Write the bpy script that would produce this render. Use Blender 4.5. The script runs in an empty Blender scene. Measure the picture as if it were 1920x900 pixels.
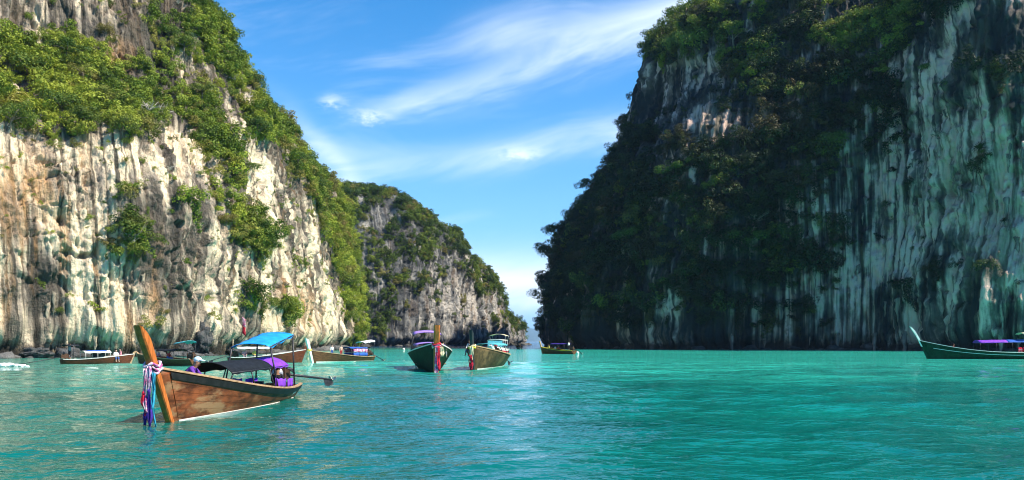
import bpy, bmesh, math, random
import numpy as np
from mathutils import Vector, Matrix

random.seed(7)
RNG = np.random.default_rng(7)
SC = bpy.context.scene
COL = SC.collection
rad = math.radians

# ------------------------------------------------------------------ camera
CAM_H, F, CX, HY = 2.2, 1600.0, 960.0, 640.0      # eye height, focal length, principal column, horizon row (1920 px wide)
cam_d = bpy.data.cameras.new('camera')
cam = bpy.data.objects.new('camera', cam_d)
COL.objects.link(cam)
cam.location = (0, 0, CAM_H)
cam.rotation_euler = (rad(90), 0, 0)
cam_d.sensor_width = 36
cam_d.lens = 30
cam_d.shift_y = (HY - 450) / 1920
cam_d.clip_start = 0.1
cam_d.clip_end = 60000
SC.camera = cam

# ------------------------------------------------------------------ light
SUN_EL, SUN_AZ = 47.0, 110.0          # elevation, azimuth clockwise from +Y (the view direction)
S = Vector((math.sin(rad(SUN_AZ)) * math.cos(rad(SUN_EL)), math.cos(rad(SUN_AZ)) * math.cos(rad(SUN_EL)), math.sin(rad(SUN_EL))))
sun_d = bpy.data.lights.new('sun', 'SUN')
sun_d.energy = 5.0
sun_d.angle = rad(0.5)
sun_d.color = (1.0, 0.93, 0.80)
sun = bpy.data.objects.new('sun', sun_d)
COL.objects.link(sun)
sun.rotation_euler = S.to_track_quat('Z', 'Y').to_euler()
sun.location = (80, 20, 120)
SC.view_settings.view_transform = 'Standard'
SC.view_settings.look = 'None'
SC.view_settings.gamma = 1
SC.view_settings.exposure = 0.80
SC.view_settings.use_curve_mapping = False
SC.cycles.max_bounces = 5
SC.cycles.diffuse_bounces = 2
SC.cycles.glossy_bounces = 2
SC.cycles.use_adaptive_sampling = True
SC.cycles.adaptive_threshold = 0.015
SC.cycles.filter_width = 1.1
SC.cycles.transmission_bounces = 3
SC.cycles.volume_bounces = 0
SC.cycles.caustics_reflective = False
SC.cycles.caustics_refractive = False
SC.cycles.use_denoising = True


class E:
    """tiny expression wrapper over shader math nodes"""
    def __init__(s, nt, v): s.nt, s.v = nt, v
    def _op(s, op, *a, clamp=False):
        n = s.nt.nodes.new('ShaderNodeMath'); n.operation = op; n.use_clamp = clamp
        for i, q in enumerate((s,) + a):
            q = q.v if isinstance(q, E) else q
            if isinstance(q, (int, float)): n.inputs[i].default_value = q
            else: s.nt.links.new(q, n.inputs[i])
        return E(s.nt, n.outputs[0])
    def __add__(s, o): return s._op('ADD', o)
    __radd__ = __add__
    def __sub__(s, o): return s._op('SUBTRACT', o)
    def __rsub__(s, o): return E(s.nt, o)._op('SUBTRACT', s)
    def __mul__(s, o): return s._op('MULTIPLY', o)
    __rmul__ = __mul__
    def __truediv__(s, o): return s._op('DIVIDE', o)
    def abs(s): return s._op('ABSOLUTE')
    def exp(s): return s._op('EXPONENT')
    def pow(s, p): return s._op('POWER', p)
    def clamp(s): return s._op('ADD', 0.0, clamp=True)
    def step(s, a, b):
        n = s.nt.nodes.new('ShaderNodeMapRange'); n.interpolation_type = 'SMOOTHSTEP'
        s.nt.links.new(s.v, n.inputs[0]); n.inputs[1].default_value = a; n.inputs[2].default_value = b
        return E(s.nt, n.outputs[0])


def lk(nt, a, b): nt.links.new(a.v if isinstance(a, E) else a, b)
def vec(nt, x, y, z):
    n = nt.nodes.new('ShaderNodeCombineXYZ')
    for i, q in enumerate((x, y, z)):
        if isinstance(q, (int, float)): n.inputs[i].default_value = q
        else: lk(nt, q, n.inputs[i])
    return n.outputs[0]
def sep(nt, v):
    n = nt.nodes.new('ShaderNodeSeparateXYZ'); lk(nt, v, n.inputs[0])
    return [E(nt, o) for o in n.outputs]
def noise(nt, v, scale=1.0, detail=4, rough=0.5, dist=0.0, lac=2.0):
    n = nt.nodes.new('ShaderNodeTexNoise')
    if v is not None: lk(nt, v, n.inputs['Vector'])
    n.inputs['Scale'].default_value = scale; n.inputs['Detail'].default_value = detail
    n.inputs['Roughness'].default_value = rough; n.inputs['Distortion'].default_value = dist; n.inputs['Lacunarity'].default_value = lac
    return E(nt, n.outputs[0])
def mix(nt, f, a, b, blend='MIX'):
    n = nt.nodes.new('ShaderNodeMix'); n.data_type = 'RGBA'; n.blend_type = blend
    for q, i in ((f, 0), (a, 6), (b, 7)):
        if isinstance(q, (int, float)): n.inputs[i].default_value = q
        elif isinstance(q, tuple): n.inputs[i].default_value = (*q, 1) if len(q) == 3 else q
        else: lk(nt, q, n.inputs[i])
    return n.outputs[2]
def attr(nt, name, typ='GEOMETRY'):
    n = nt.nodes.new('ShaderNodeAttribute'); n.attribute_name = name; n.attribute_type = typ
    return E(nt, n.outputs['Fac'])


world = bpy.data.worlds.new('World')
SC.world = world
world.use_nodes = True
nt = world.node_tree
nt.nodes.clear()
sky = nt.nodes.new('ShaderNodeTexSky')
sky.sky_type = 'NISHITA'
sky.sun_disc = False
sky.sun_elevation = rad(SUN_EL)
sky.sun_rotation = rad(SUN_AZ)
sky.altitude = 0
sky.air_density = 1.0
sky.dust_density = 0.15
sky.ozone_density = 4.5
hs = nt.nodes.new('ShaderNodeHueSaturation')
hs.inputs['Saturation'].default_value = 1.42
hs.inputs['Value'].default_value = 1.0
nt.links.new(sky.outputs[0], hs.inputs['Color'])
tc = nt.nodes.new('ShaderNodeTexCoord')
dx, dy, dz = sep(nt, tc.outputs['Generated'])
az = dx._op('ARCTAN2', dy) * (180 / math.pi)
el = dz._op('ARCSINE') * (180 / math.pi)
# cirrus: wind-drawn noise over the whole sky plus the longer bands
warp = noise(nt, vec(nt, az * 0.06, el * 0.10, 3.1), 1.0, 1) - 0.5
ws = noise(nt, vec(nt, az * 0.030 + el * 0.05 + warp * 0.7, el * 0.22 - az * 0.045 + warp, 7.3), 1.0, 5, 0.62, 0.4)
wisp = ws.step(0.50, 0.78)
fib = noise(nt, vec(nt, az * 0.10 + el * 0.10, el * 0.55 - az * 0.16 + warp * 2.0, 1.7), 1.0, 4, 0.6, 0.3)
def band(a0, a1, e0, slope, curve, wid, gain, grow=0.0):
    c = (az - a0)
    line = c * slope + c * c * curve + e0
    w = c * grow + wid
    d = (el - line + warp * 2.2 + (fib - 0.5) * 2.0) / w
    g = (d * d * -1.0).exp()
    win = (az - (a0 - 2.5)).step(0.0, 6.0) * (1.0 - (az - (a1 - 4.0)).step(0.0, 8.0))
    return g * win * (fib * 1.5 - 0.15).clamp() * gain
cl = wisp * 0.30
cl = cl + band(-9.5, 14, 15.2, 0.26, 0.0, 0.55, 0.66, 0.06)
cl = cl + band(-15, 10, 12.0, -0.05, 0.006, 1.0, 0.50)
cl = cl + band(-3, 40, 19.6, 0.05, 0.004, 1.2, 0.45)
fib2 = noise(nt, vec(nt, az * 0.8, el * 1.6, 5.0), 1.0, 4, 0.62)
def puff(a, e, ra, re, g):
    p_ = (az - a + (fib - 0.5) * 3.0) / ra; q_ = (el - e + warp * 0.8 + (fib2 - 0.5) * 1.5) / re
    return ((p_ * p_ + q_ * q_) * -1.0).exp() * (fib2 * 2.6 - 0.7).clamp() * g
cl = cl + puff(-11.8, 15.4, 0.8, 0.30, 0.8) + puff(-9.2, 14.7, 1.3, 0.32, 0.7) + puff(0.5, 12.6, 1.6, 0.35, 0.5)
cl = cl + band(-14.5, -9, 14.5, -0.9, 0.0, 0.9, 0.5)
cl = cl + band(-30, 60, 3.9, 0.0, 0.0, 1.7, 1.45)
cl = cl.clamp()
low = (el._op('MAXIMUM', 0.0) * -0.085).exp() * 0.92
clear = mix(nt, low, hs.outputs[0], (2.1, 4.6, 8.3))
skyc = mix(nt, (cl * 0.82), clear, (7.4, 8.0, 8.8))
bg = nt.nodes.new('ShaderNodeBackground')
lk(nt, skyc, bg.inputs[0])
bg.inputs[1].default_value = 0.108
world.cycles.sampling_method = 'MANUAL'
world.cycles.sample_map_resolution = 256
wo = nt.nodes.new('ShaderNodeOutputWorld')
nt.links.new(bg.outputs[0], wo.inputs[0])


# ------------------------------------------------------------------ helpers
def at(X, Y, d):
    """a survey point: column X, row Y of the 1920 px picture at depth d metres"""
    return Vector(((X - CX) / F * d, d, CAM_H + (HY - Y) / F * d))
def on_water(X, Y):
    p = at(X, Y, CAM_H * F / (Y - HY)); p.z = 0
    return p
def tag(o, label=None, cat=None, group=None, kind=None):
    if label: o['label'] = label
    if cat: o['category'] = cat
    if group: o['group'] = group
    if kind: o['kind'] = kind
    return o
def empty(name, loc=(0, 0, 0), rz=0.0, label=None, cat=None, group=None):
    o = bpy.data.objects.new(name, None)
    COL.objects.link(o); o.location = loc; o.rotation_euler = (0, 0, rz)
    o.empty_display_size = 0.2
    return tag(o, label, cat, group)
def link(name, me, parent=None, mat=None):
    o = bpy.data.objects.new(name, me); COL.objects.link(o)
    if mat is not None and not me.materials: me.materials.append(mat)
    if parent is not None: o.parent = parent
    return o
def np_mesh(name, V, Q, smooth=True, mats=None):
    me = bpy.data.meshes.new(name)
    V = np.asarray(V, np.float32); Q = np.asarray(Q, np.int32)
    me.vertices.add(len(V)); me.vertices.foreach_set('co', V.ravel())
    k = Q.shape[1]
    me.loops.add(Q.size); me.loops.foreach_set('vertex_index', Q.ravel())
    me.polygons.add(len(Q)); me.polygons.foreach_set('loop_start', np.arange(len(Q), dtype=np.int32) * k)
    if smooth: me.polygons.foreach_set('use_smooth', np.ones(len(Q), bool))
    me.update(calc_edges=True)
    return me
def fattr(me, name, a):
    at_ = me.attributes.new(name, 'FLOAT', 'POINT'); at_.data.foreach_set('value', np.asarray(a, np.float32))
def grid_quads(nr, nc, wrap=False):
    i = np.arange(nr - 1)[:, None]; j = np.arange(nc if wrap else nc - 1)[None, :]
    j2 = (j + 1) % nc
    return np.stack([i * nc + j, i * nc + j2, (i + 1) * nc + j2, (i + 1) * nc + j], -1).reshape(-1, 4)

_P = np.random.default_rng(3).permutation(256).astype(np.int32); _P = np.concatenate([_P, _P, _P])
_ang = np.linspace(0, 2 * np.pi, 16, endpoint=False); _G2 = np.stack([np.cos(_ang), np.sin(_ang)], -1).astype(np.float32)
_G3 = np.array([[1,1,0],[-1,1,0],[1,-1,0],[-1,-1,0],[1,0,1],[-1,0,1],[1,0,-1],[-1,0,-1],[0,1,1],[0,-1,1],[0,1,-1],[0,-1,-1],[1,1,0],[-1,1,0],[0,-1,1],[0,-1,-1]], np.float32)
def _fade(t): return t * t * t * (t * (t * 6 - 15) + 10)
def n2(x, y, seed=0):
    x = np.asarray(x, np.float32) + seed * 17.31; y = np.asarray(y, np.float32) + seed * 9.77
    xf = np.floor(x); yf = np.floor(y); xi = xf.astype(np.int32) & 255; yi = yf.astype(np.int32) & 255
    fx = x - xf; fy = y - yf; u = _fade(fx); v = _fade(fy)
    def g(a, b, px, py):
        h = _P[_P[(xi + a) & 255] + ((yi + b) & 255)] & 15
        return _G2[h, 0] * px + _G2[h, 1] * py
    a = g(0, 0, fx, fy); b = g(1, 0, fx - 1, fy); c = g(0, 1, fx, fy - 1); d = g(1, 1, fx - 1, fy - 1)
    return ((a + u * (b - a)) * (1 - v) + (c + u * (d - c)) * v) * 1.4
def n3(x, y, z, seed=0):
    x = np.asarray(x, np.float32) + seed * 13.7; y = np.asarray(y, np.float32) + seed * 7.1; z = np.asarray(z, np.float32) + seed * 3.3
    xf, yf, zf = np.floor(x), np.floor(y), np.floor(z)
    xi, yi, zi = xf.astype(np.int32) & 255, yf.astype(np.int32) & 255, zf.astype(np.int32) & 255
    fx, fy, fz = x - xf, y - yf, z - zf
    u, v, w = _fade(fx), _fade(fy), _fade(fz)
    def g(a, b, c):
        h = _P[_P[_P[(xi + a) & 255] + ((yi + b) & 255)] + ((zi + c) & 255)] & 15
        G = _G3[h]
        return G[..., 0] * (fx - a) + G[..., 1] * (fy - b) + G[..., 2] * (fz - c)
    def l(a, b, t): return a + t * (b - a)
    return l(l(l(g(0,0,0), g(1,0,0), u), l(g(0,1,0), g(1,1,0), u), v), l(l(g(0,0,1), g(1,0,1), u), l(g(0,1,1), g(1,1,1), u), v), w)
def fbm2(x, y, o=4, seed=0, r=0.5):
    s = 0; a = 1
    for k in range(o): s = s + a * n2(x * 2**k, y * 2**k, seed + k); a *= r
    return s
def fbm3(x, y, z, o=3, seed=0, r=0.5):
    s = 0; a = 1
    for k in range(o): s = s + a * n3(x * 2**k, y * 2**k, z * 2**k, seed + k); a *= r
    return s
def sstep(a, b, x):
    t = np.clip((x - a) / (b - a), 0, 1); return t * t * (3 - 2 * t)


def new_mat(name):
    m = bpy.data.materials.new(name); m.use_nodes = True
    t = m.node_tree; t.nodes.clear()
    out = t.nodes.new('ShaderNodeOutputMaterial'); b = t.nodes.new('ShaderNodeBsdfPrincipled')
    t.links.new(b.outputs[0], out.inputs[0])
    return m, t, b, out
def bump(t, h, strength, dist, b):
    n = t.nodes.new('ShaderNodeBump'); n.inputs['Strength'].default_value = strength; n.inputs['Distance'].default_value = dist
    lk(t, h, n.inputs['Height']); t.links.new(n.outputs[0], b.inputs['Normal'])
    return n

_mc = {}
def M(name, col, rough=0.6, var=0.25, scale=6.0, metal=0.0, grain=None, bumps=0.2, col2=None, wear=None):
    """a procedural painted / wooden / cloth material with uneven colour"""
    if name in _mc: return _mc[name]
    m, t, b, out = new_mat(name)
    c = t.nodes.new('ShaderNodeTexCoord').outputs['Object']
    if grain:
        x, y, z = sep(t, c); c = vec(t, x * grain[0], y * grain[1], z * grain[2])
    n = noise(t, c, scale, 6, 0.62)
    f = n.step(0.32, 0.68)
    dark = tuple(q * (1 - var) for q in col); lite = tuple(min(1, q * (1 + var)) for q in col)
    cc = mix(t, f, dark, lite)
    if col2:
        n2_ = noise(t, c, scale * 0.37, 7, 0.68)
        cc = mix(t, n2_.step(*(wear or (0.48, 0.6))), cc, col2)
    lk(t, cc, b.inputs['Base Color'])
    b.inputs['Roughness'].default_value = rough; b.inputs['Metallic'].default_value = metal
    b.inputs['Specular IOR Level'].default_value = 0.35 if rough < 0.6 else 0.12
    if bumps: bump(t, n, bumps, 0.02, b)
    _mc[name] = m
    return m


# ------------------------------------------------------------------ water
def build_water():
    half = np.concatenate([np.linspace(0, 36, 430), np.linspace(36, 60, 60)[1:], np.linspace(60, 180, 40)[1:]])
    ang = np.concatenate([-half[::-1][:-1], half])[1:] * np.pi / 180          # clockwise from +Y, -180 excluded
    inner = np.concatenate([[0.5, 3, 7], 1 / np.linspace(1 / 10.5, 1 / 95.0, 430)])
    outer = np.geomspace(97, 40000, 160)
    r = np.concatenate([inner, outer])
    A, R = np.meshgrid(ang, r)
    x = (R * np.sin(A)).astype(np.float32); y = (R * np.cos(A)).astype(np.float32)
    dr = np.gradient(r)[:, None] * np.ones_like(A)
    z = np.zeros_like(x)
    wx = x + 1.2 * n2(x / 9, y / 9, 5); wy = y + 1.2 * n2(x / 9, y / 9, 6)
    for (lam, amp, th, sd) in ((6.5, 0.085, 100, 1), (3.4, 0.072, 78, 2), (2.0, 0.046, 112, 3), (1.25, 0.024, 60, 4), (0.8, 0.015, 125, 7), (0.55, 0.009, 90, 8)):
        c, s_ = math.cos(rad(th)), math.sin(rad(th))
        u = (wx * c + wy * s_) / lam; v = (-wx * s_ + wy * c) / (lam * 2.3)
        h = n2(u * 1.25, v * 1.25, sd)
        h = h * 0.6 + (0.5 - np.abs(n2(u * 1.1, v * 1.1, sd + 20)) * 1.6) * 0.5   # some sharp little crests
        fade = np.clip((lam * 0.55 - dr) / (lam * 0.3), 0, 1)
        z += amp * h * fade
    z *= 2.1 * sstep(2, 7, R)
    V = np.stack([x, y, z], -1).reshape(-1, 3)
    Q = grid_quads(len(r), len(ang), wrap=True)
    me = np_mesh('water', V, Q[:, ::-1])
    m, t, b, out = new_mat('lagoon water')
    px, py, pz = sep(t, t.nodes.new('ShaderNodeNewGeometry').outputs['Position'])
    big = noise(t, vec(t, px * 0.030, py * 0.022, 0.0), 1.0, 4, 0.6)
    sandy = (py + (big - 0.5) * 60).step(30, 85) * (1.0 - (py + (big - 0.5) * 60).step(205, 270))
    c1 = mix(t, big.step(0.35, 0.65), (0.001, 0.108, 0.090), (0.003, 0.230, 0.180))
    c2 = mix(t, sandy, c1, (0.040, 0.500, 0.370))
    c2 = mix(t, (px * -1.0 + (big - 0.5) * 40).step(14, 48) * 0.8, c2, (0.085, 0.285, 0.205))  # paler, warmer base colour paints in the left cliff's reflection
    pt_ = noise(t, vec(t, px * 0.05, py * 0.11, 2.0), 1.0, 3, 0.6)
    c2 = mix(t, pt_.step(0.38, 0.62) * 0.45, c2, mix(t, 0.55, c2, (0.001, 0.080, 0.085)))
    deep = (py + (big - 0.5) * 40).step(250, 330)
    c3 = mix(t, deep, c2, (0.006, 0.06, 0.15))
    lk(t, c3, b.inputs['Base Color'])
    b.inputs['IOR'].default_value = 1.33
    b.inputs['Roughness'].default_value = 0.04
    b.inputs['Specular IOR Level'].default_value = 0.5
    dist = (px * px + py * py).pow(0.5)
    w1 = noise(t, vec(t, px * 0.9 + py * 0.12, py * 2.1, 0.0), 1.0, 2, 0.55)
    w2 = noise(t, vec(t, px * 2.6 - py * 0.5, py * 4.4, 4.0), 1.0, 2, 0.5)
    w3 = noise(t, vec(t, px * 0.22, py * 0.55, 9.0), 1.0, 2, 0.6)
    far = dist.step(18, 110)
    h = w2 * 0.048 + w1 * (far * 0.14 + 0.035) + w3 * far * 0.5
    bump(t, h, 1.0, 1.0, b)
    o = link('water', me, None, m)
    tag(o, kind='structure')
    return o
build_water()


# ------------------------------------------------------------------ cliffs
def catmull(P, n_per):
    """P (K, ..., 3) control rows -> samples, n_per[k] between rows k and k+1"""
    K = len(P); out = []; par = []
    for k in range(K - 1):
        p0 = P[max(k - 1, 0)]; p1 = P[k]; p2 = P[k + 1]; p3 = P[min(k + 2, K - 1)]
        n = n_per[k]
        t = (np.arange(n + (k == K - 2)) / n).reshape((-1,) + (1,) * (P.ndim - 1))
        m1 = (p2 - p0) * 0.5; m2 = (p3 - p1) * 0.5
        out.append((2*t**3 - 3*t**2 + 1) * p1 + (t**3 - 2*t**2 + t) * m1 + (-2*t**3 + 3*t**2) * p2 + (t**3 - t**2) * m2)
        par.append(k + t.ravel())
    return np.concatenate(out), np.concatenate(par)

def survey(V):
    d = np.maximum(V[..., 1], 1.0)
    return CX + F * V[..., 0] / d, HY - F * (V[..., 2] - CAM_H) / d
def spots(X, Y, L):
    m = np.zeros_like(X)
    for e in L:
        x, y, rx, ry = e[:4]; w = e[4] if len(e) > 4 else 1.0
        m = np.maximum(m, w * np.clip(1.6 - np.sqrt(((X - x) / rx) ** 2 + ((Y - y) / ry) ** 2), 0, 1)) if w > 0 else m * (1 - np.clip(1.6 - np.sqrt(((X - x) / rx) ** 2 + ((Y - y) / ry) ** 2), 0, 1) * -w)
    return m

def blocks(s, z, cw, ch, seed, joint=0.45):
    """fractured rock: cells of their own depth and tilt with sharp joints between"""
    u = s / cw; v = z / ch; ui = np.floor(u).astype(np.int32); vi = np.floor(v).astype(np.int32)
    best = np.full(u.shape, 9.0, np.float32); sec = best.copy(); out = np.zeros_like(best)
    for a in (-1, 0, 1):
        for b in (-1, 0, 1):
            h = _P[(_P[(ui + a + seed * 7) & 255] + vi + b) & 255]
            jx = (h & 15) / 15.0; jy = ((h >> 4) & 15) / 15.0; g = _P[h + 11] / 255.0
            du_ = ui + a + jx - u; dv_ = vi + b + jy - v; d = du_ * du_ + dv_ * dv_
            val = (g - 0.5) + du_ * ((_P[h + 57] / 255.0) - 0.5) * 0.9 + dv_ * ((_P[h + 91] / 255.0) - 0.5) * 0.9
            m = d < best; sec = np.where(m, best, np.minimum(sec, d)); best = np.where(m, d, best); out = np.where(m, val, out)
    return (out - joint * np.exp(-(np.sqrt(sec) - np.sqrt(best)) / 0.07)).astype(np.float32)
class Cliff: pass
def build_cliff(name, net, nu, nv, amp, veg_spots, pale_spots, stain_spots, veg_bias, seed, mat, notch=2.6, vs=1.0, big=1.0):
    net = np.asarray(net, float)                        # levels x columns x 3
    a, _ = catmull(net, nv)
    b, _ = catmull(np.swapaxes(a, 0, 1), nu)            # columns first
    B = np.swapaxes(b, 0, 1)                            # rows (height) x cols x 3
    nr, nc = B.shape[:2]
    du = np.gradient(B, axis=1); dv = np.gradient(B, axis=0)
    N = np.cross(du, dv); N /= np.linalg.norm(N, axis=-1, keepdims=True) + 1e-9
    row = nr // 4
    s1 = np.concatenate([[0], np.cumsum(np.linalg.norm(np.diff(B[row], axis=0), axis=1))])
    s = np.broadcast_to(s1[None, :], (nr, nc)).astype(np.float32)
    z = B[..., 2].astype(np.float32)
    X, Y = survey(B)
    veg = spots(X, Y, veg_spots)
    nz = fbm2(s / 7, z / 9, 4, seed + 40, 0.65)
    veg = np.clip(veg + veg_bias + nz * 1.0 * (0.2 + veg), 0, 1)
    wob = 3.0 * n2(s / 22, z / 22, seed)
    D = 4.2 * big * amp * fbm2((s + wob) / 30, z / 75, 2, seed + 1)
    lean = 0.12 * z * n2(s / 60, 0 * z, seed + 2)        # streaks lean a little
    sq = s + lean + 0.30 * n2(s / 5, z / (24 * vs), seed + 3)
    rockness = 1 - 0.55 * veg
    f1 = np.abs(n2(sq / 6.5, z / 46, seed + 4)) * 2.2 - 0.55
    f2 = np.abs(n2(sq / 2.3, z / (20 * vs), seed + 5)) * 2.0 - 0.5
    f3 = np.abs(n2(sq / 1.0, z / (10 * vs), seed + 6)) * 2.0 - 0.5
    fm = sstep(-0.35, 0.25, n2(s / 17, z / 21, seed + 7))
    f4 = np.abs(n2(sq / 0.55, z / (4 * vs), seed + 16)) * 2.0 - 0.5
    brk = n2(s / 3.0, z / 2.2, seed + 17)
    D += rockness * amp * (1.15 * big * f1 + (0.6 if vs != 1.2 else 1.1) * f2 * (0.4 + 0.6 * fm) + 0.40 * f3 * (0.35 + 0.65 * fm) + 0.16 * f4 + 0.35 * np.where(np.abs(brk) < 0.12, -1.0, 0.0) * sstep(0, .4, n2(s / 10, z / 10, seed + 18)))
    tt = z / 8.5 + 1.3 * n2(s / 19, z / 30, seed + 8) + 0.35 * n2(s / 4, z / 6, seed + 9)
    saw = tt - np.floor(tt); saw = np.where(saw > 0.86, (1 - saw) / 0.14 * 0.86, saw)
    D += rockness * amp * 1.25 / vs * (saw - 0.45) * sstep(-0.15, 0.4, n2(s / 24, z / 16, seed + 10))
    P3 = B / 3.2
    D += amp / vs * (0.50 * fbm3(P3[..., 0], P3[..., 1], P3[..., 2] * 0.6, 4, seed + 11, 0.7) + 0.42 * (0.35 - np.abs(n3(P3[..., 0] * 1.9, P3[..., 1] * 1.9, P3[..., 2] * 1.1, seed + 19)) * 1.8))
    bw = s + 0.8 * n2(s / 3, z / 5, seed + 21)
    D += amp * rockness * (0.75 * blocks(bw, z, 2.6, 6.0, seed) + 0.42 * blocks(bw, z, 1.1, 2.4, seed + 1) + 0.22 * blocks(s, z, 0.55, 1.0, seed + 2))
    pit = sstep(0.30, 0.42, n3(B[..., 0] / 1.9, B[..., 1] / 1.9, B[..., 2] / 2.6, seed + 23)) * sstep(0.0, 0.25, n2(s / 13, z / 11, seed + 24))
    D -= amp * rockness * 1.3 * pit
    D += amp * 0.9 * veg
    nprof = np.exp(-((z - 0.8) / 1.5) ** 2)
    D -= notch * nprof * (0.55 + 0.6 * n2(s / 12, z * 0, seed + 12)) - 0.6 * np.exp(-((z - 4.2) / 1.4) ** 2)
    D = np.where(z < -1.0, np.minimum(D, -0.5), D)
    c = Cliff(); c.name = name
    V = B + N * D[..., None]
    V[..., 2] += 0.5 * n2(s / 2.2, z / 2.2, seed + 13) * amp
    c.V = V
    c.Q = grid_quads(nr, nc)
    me = np_mesh(name, V.reshape(-1, 3), c.Q)
    X, Y = survey(V)
    c.X, c.Y, c.veg = X, Y, veg
    uv = me.uv_layers.new(name='UVMap')
    co = np.stack([sq.ravel(), z.ravel()], -1)[c.Q.ravel()].astype(np.float32)
    uv.data.foreach_set('uv', co.ravel())
    pale = np.clip(spots(X, Y, pale_spots), 0, 1)
    A = fbm2(sq * 0.55, z * 0.022, 5, seed + 50, 0.6)
    tone = A * 0.62 + 0.85 * fbm3(V[..., 0] * 0.09, V[..., 1] * 0.09, V[..., 2] * 0.07, 4, seed + 60, 0.6) + pale * 0.62 + 0.18
    fattr(me, 'tone', tone.ravel())
    blk = fbm2(sq * 0.85, z * 0.018, 4, seed + 70, 0.6)
    fattr(me, 'drip', sstep(0.16, 0.42, blk).ravel())
    onz = fbm2(sq * 0.35, z * 0.06, 4, seed + 80, 0.6)
    fattr(me, 'stain', np.clip(sstep(0.15, 0.6, onz) * (pale * 0.45 + 0.1) + 0.75 * np.clip(spots(X, Y, stain_spots), 0, 1), 0, 1).ravel())
    fattr(me, 'soil', veg.ravel())
    du = np.gradient(V, axis=1); dv = np.gradient(V, axis=0)
    N = np.cross(du, dv); N /= np.linalg.norm(N, axis=-1, keepdims=True) + 1e-9
    c.N = N
    o = link(name, me, None, mat); tag(o, kind='structure')
    c.o = o
    return c

def rock_mat(name, grey0, grey1, pale, tint, low_dark=True):
    m, t, b, out = new_mat(name)
    u, v, _ = sep(t, t.nodes.new('ShaderNodeUVMap').outputs[0])
    obj = t.nodes.new('ShaderNodeTexCoord').outputs['Object']
    Bn = noise(t, vec(t, u * 1.9, v * 0.10, 3.0), 1.0, 4, 0.68)
    Cn = noise(t, obj, 0.9, 4, 0.65)
    f = attr(t, 'tone') + (Bn - 0.5) * 0.9 + (Cn - 0.5) * 0.5
    c = mix(t, f.step(-0.05, 0.42), grey0, grey1)
    c = mix(t, f.step(0.35, 0.85), c, pale)
    c = mix(t, attr(t, 'drip') * (Bn.step(0.4, 0.55) * 0.5 + 0.4), c, tuple(q * 0.45 for q in grey0))
    st = attr(t, 'stain')
    c = mix(t, (st * (Bn.step(0.3, 0.6) * 0.7 + 0.3)).clamp(), c, tint)
    so = attr(t, 'soil')
    moss = (so.step(0.3, 0.9) * Cn.step(0.42, 0.62) * 0.6)
    c = mix(t, moss, c, (0.035, 0.045, 0.018))
    wet = (1.0 - (v + (Cn - 0.5) * 3.0).step(0.9, 2.6)) * 0.85
    c = mix(t, wet, c, (0.025, 0.023, 0.018))
    lk(t, c, b.inputs['Base Color'])
    b.inputs['Roughness'].default_value = 0.95
    b.inputs['Specular IOR Level'].default_value = 0.15
    E2 = noise(t, vec(t, u * 4.5, v * 0.6, 0.0), 1.0, 3, 0.7)
    h = noise(t, obj, 1.3, 4, 0.75) * 0.7 + E2 * 0.4
    bump(t, h, 1.0, 0.9, b)
    return m
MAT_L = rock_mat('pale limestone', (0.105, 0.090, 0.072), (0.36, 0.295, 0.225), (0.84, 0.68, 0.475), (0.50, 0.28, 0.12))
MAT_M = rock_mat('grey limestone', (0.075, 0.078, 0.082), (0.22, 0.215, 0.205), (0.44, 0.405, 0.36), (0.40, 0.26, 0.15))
MAT_R = rock_mat('shade-darkened limestone', (0.028, 0.036, 0.038), (0.15, 0.118, 0.102), (0.78, 0.53, 0.43), (0.30, 0.24, 0.15))  # rock colours darkened for the cliff's shade, reddened against teal bounce light

def lv(z, pts): return [(p[0], p[1], p[2] if len(p) > 2 else z) for p in pts]
NET_L = [
 lv(-3, [(-190,92),(-110,97),(-82,103),(-63,112),(-50,124),(-45,142),(-44,176),(-46,225),(-50,285),(-62,304),(-95,312),(-150,318)]),
 lv(8,  [(-190,92),(-110,97),(-82,103),(-63,112),(-50,124),(-45,142),(-44,176),(-46,225),(-50,285),(-62,304),(-95,312),(-150,318)]),
 lv(22, [(-190,93),(-110,98),(-82,104),(-64,113),(-51,126),(-46,144),(-46,177),(-48,226),(-52,284),(-64,303),(-95,312),(-150,318)]),
 lv(31, [(-190,94),(-111,100),(-84,107),(-67,117),(-54,130),(-48,147),(-48,179),(-49,226),(-53.5,283),(-66,302),(-95,312),(-150,318)]),
 lv(40, [(-190,102),(-115,107),(-90,115),(-74,127),(-60,139),(-50,152),(-50,181),(-51,227),(-55,281),(-68,300),(-95,311),(-150,317)]),
 [(-190,108,50),(-119,113,50),(-95,123,50),(-79,135,50),(-64,146,50),(-54.5,158,50),(-53,184,48.5),(-53,227,47),(-57,279,46.5),(-70,298,44),(-98,309,44),(-150,315,44)],
 [(-190,112,66),(-122,118,66),(-98,128,66),(-82,140,66),(-68,151,64),(-58.5,162,61),(-57.5,188,56),(-56,226,51.5),(-60,276,50.5),(-74,294,47),(-100,304,47),(-150,312,47)],
 [(-190,122,78),(-126,130,78),(-104,140,78),(-90,150,77),(-75,159,79),(-64.5,170,72),(-65,194,61),(-64,226,54),(-68,270,52.5),(-82,288,49),(-104,298,49),(-150,306,49)],
 [(-190,160,82),(-140,165,82),(-125,172,82),(-115,180,80),(-105,188,76),(-98,196,68),(-96,210,62),(-96,226,55),(-98,258,53),(-106,274,50),(-120,284,50),(-150,294,50)],
]
NET_L = np.array(NET_L, float)
for k_, sh_ in ((0, (30, -30, 0)), (1, (12, -14, 0)), (2, (5, -6, 0))): NET_L[:, k_] += sh_
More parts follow.
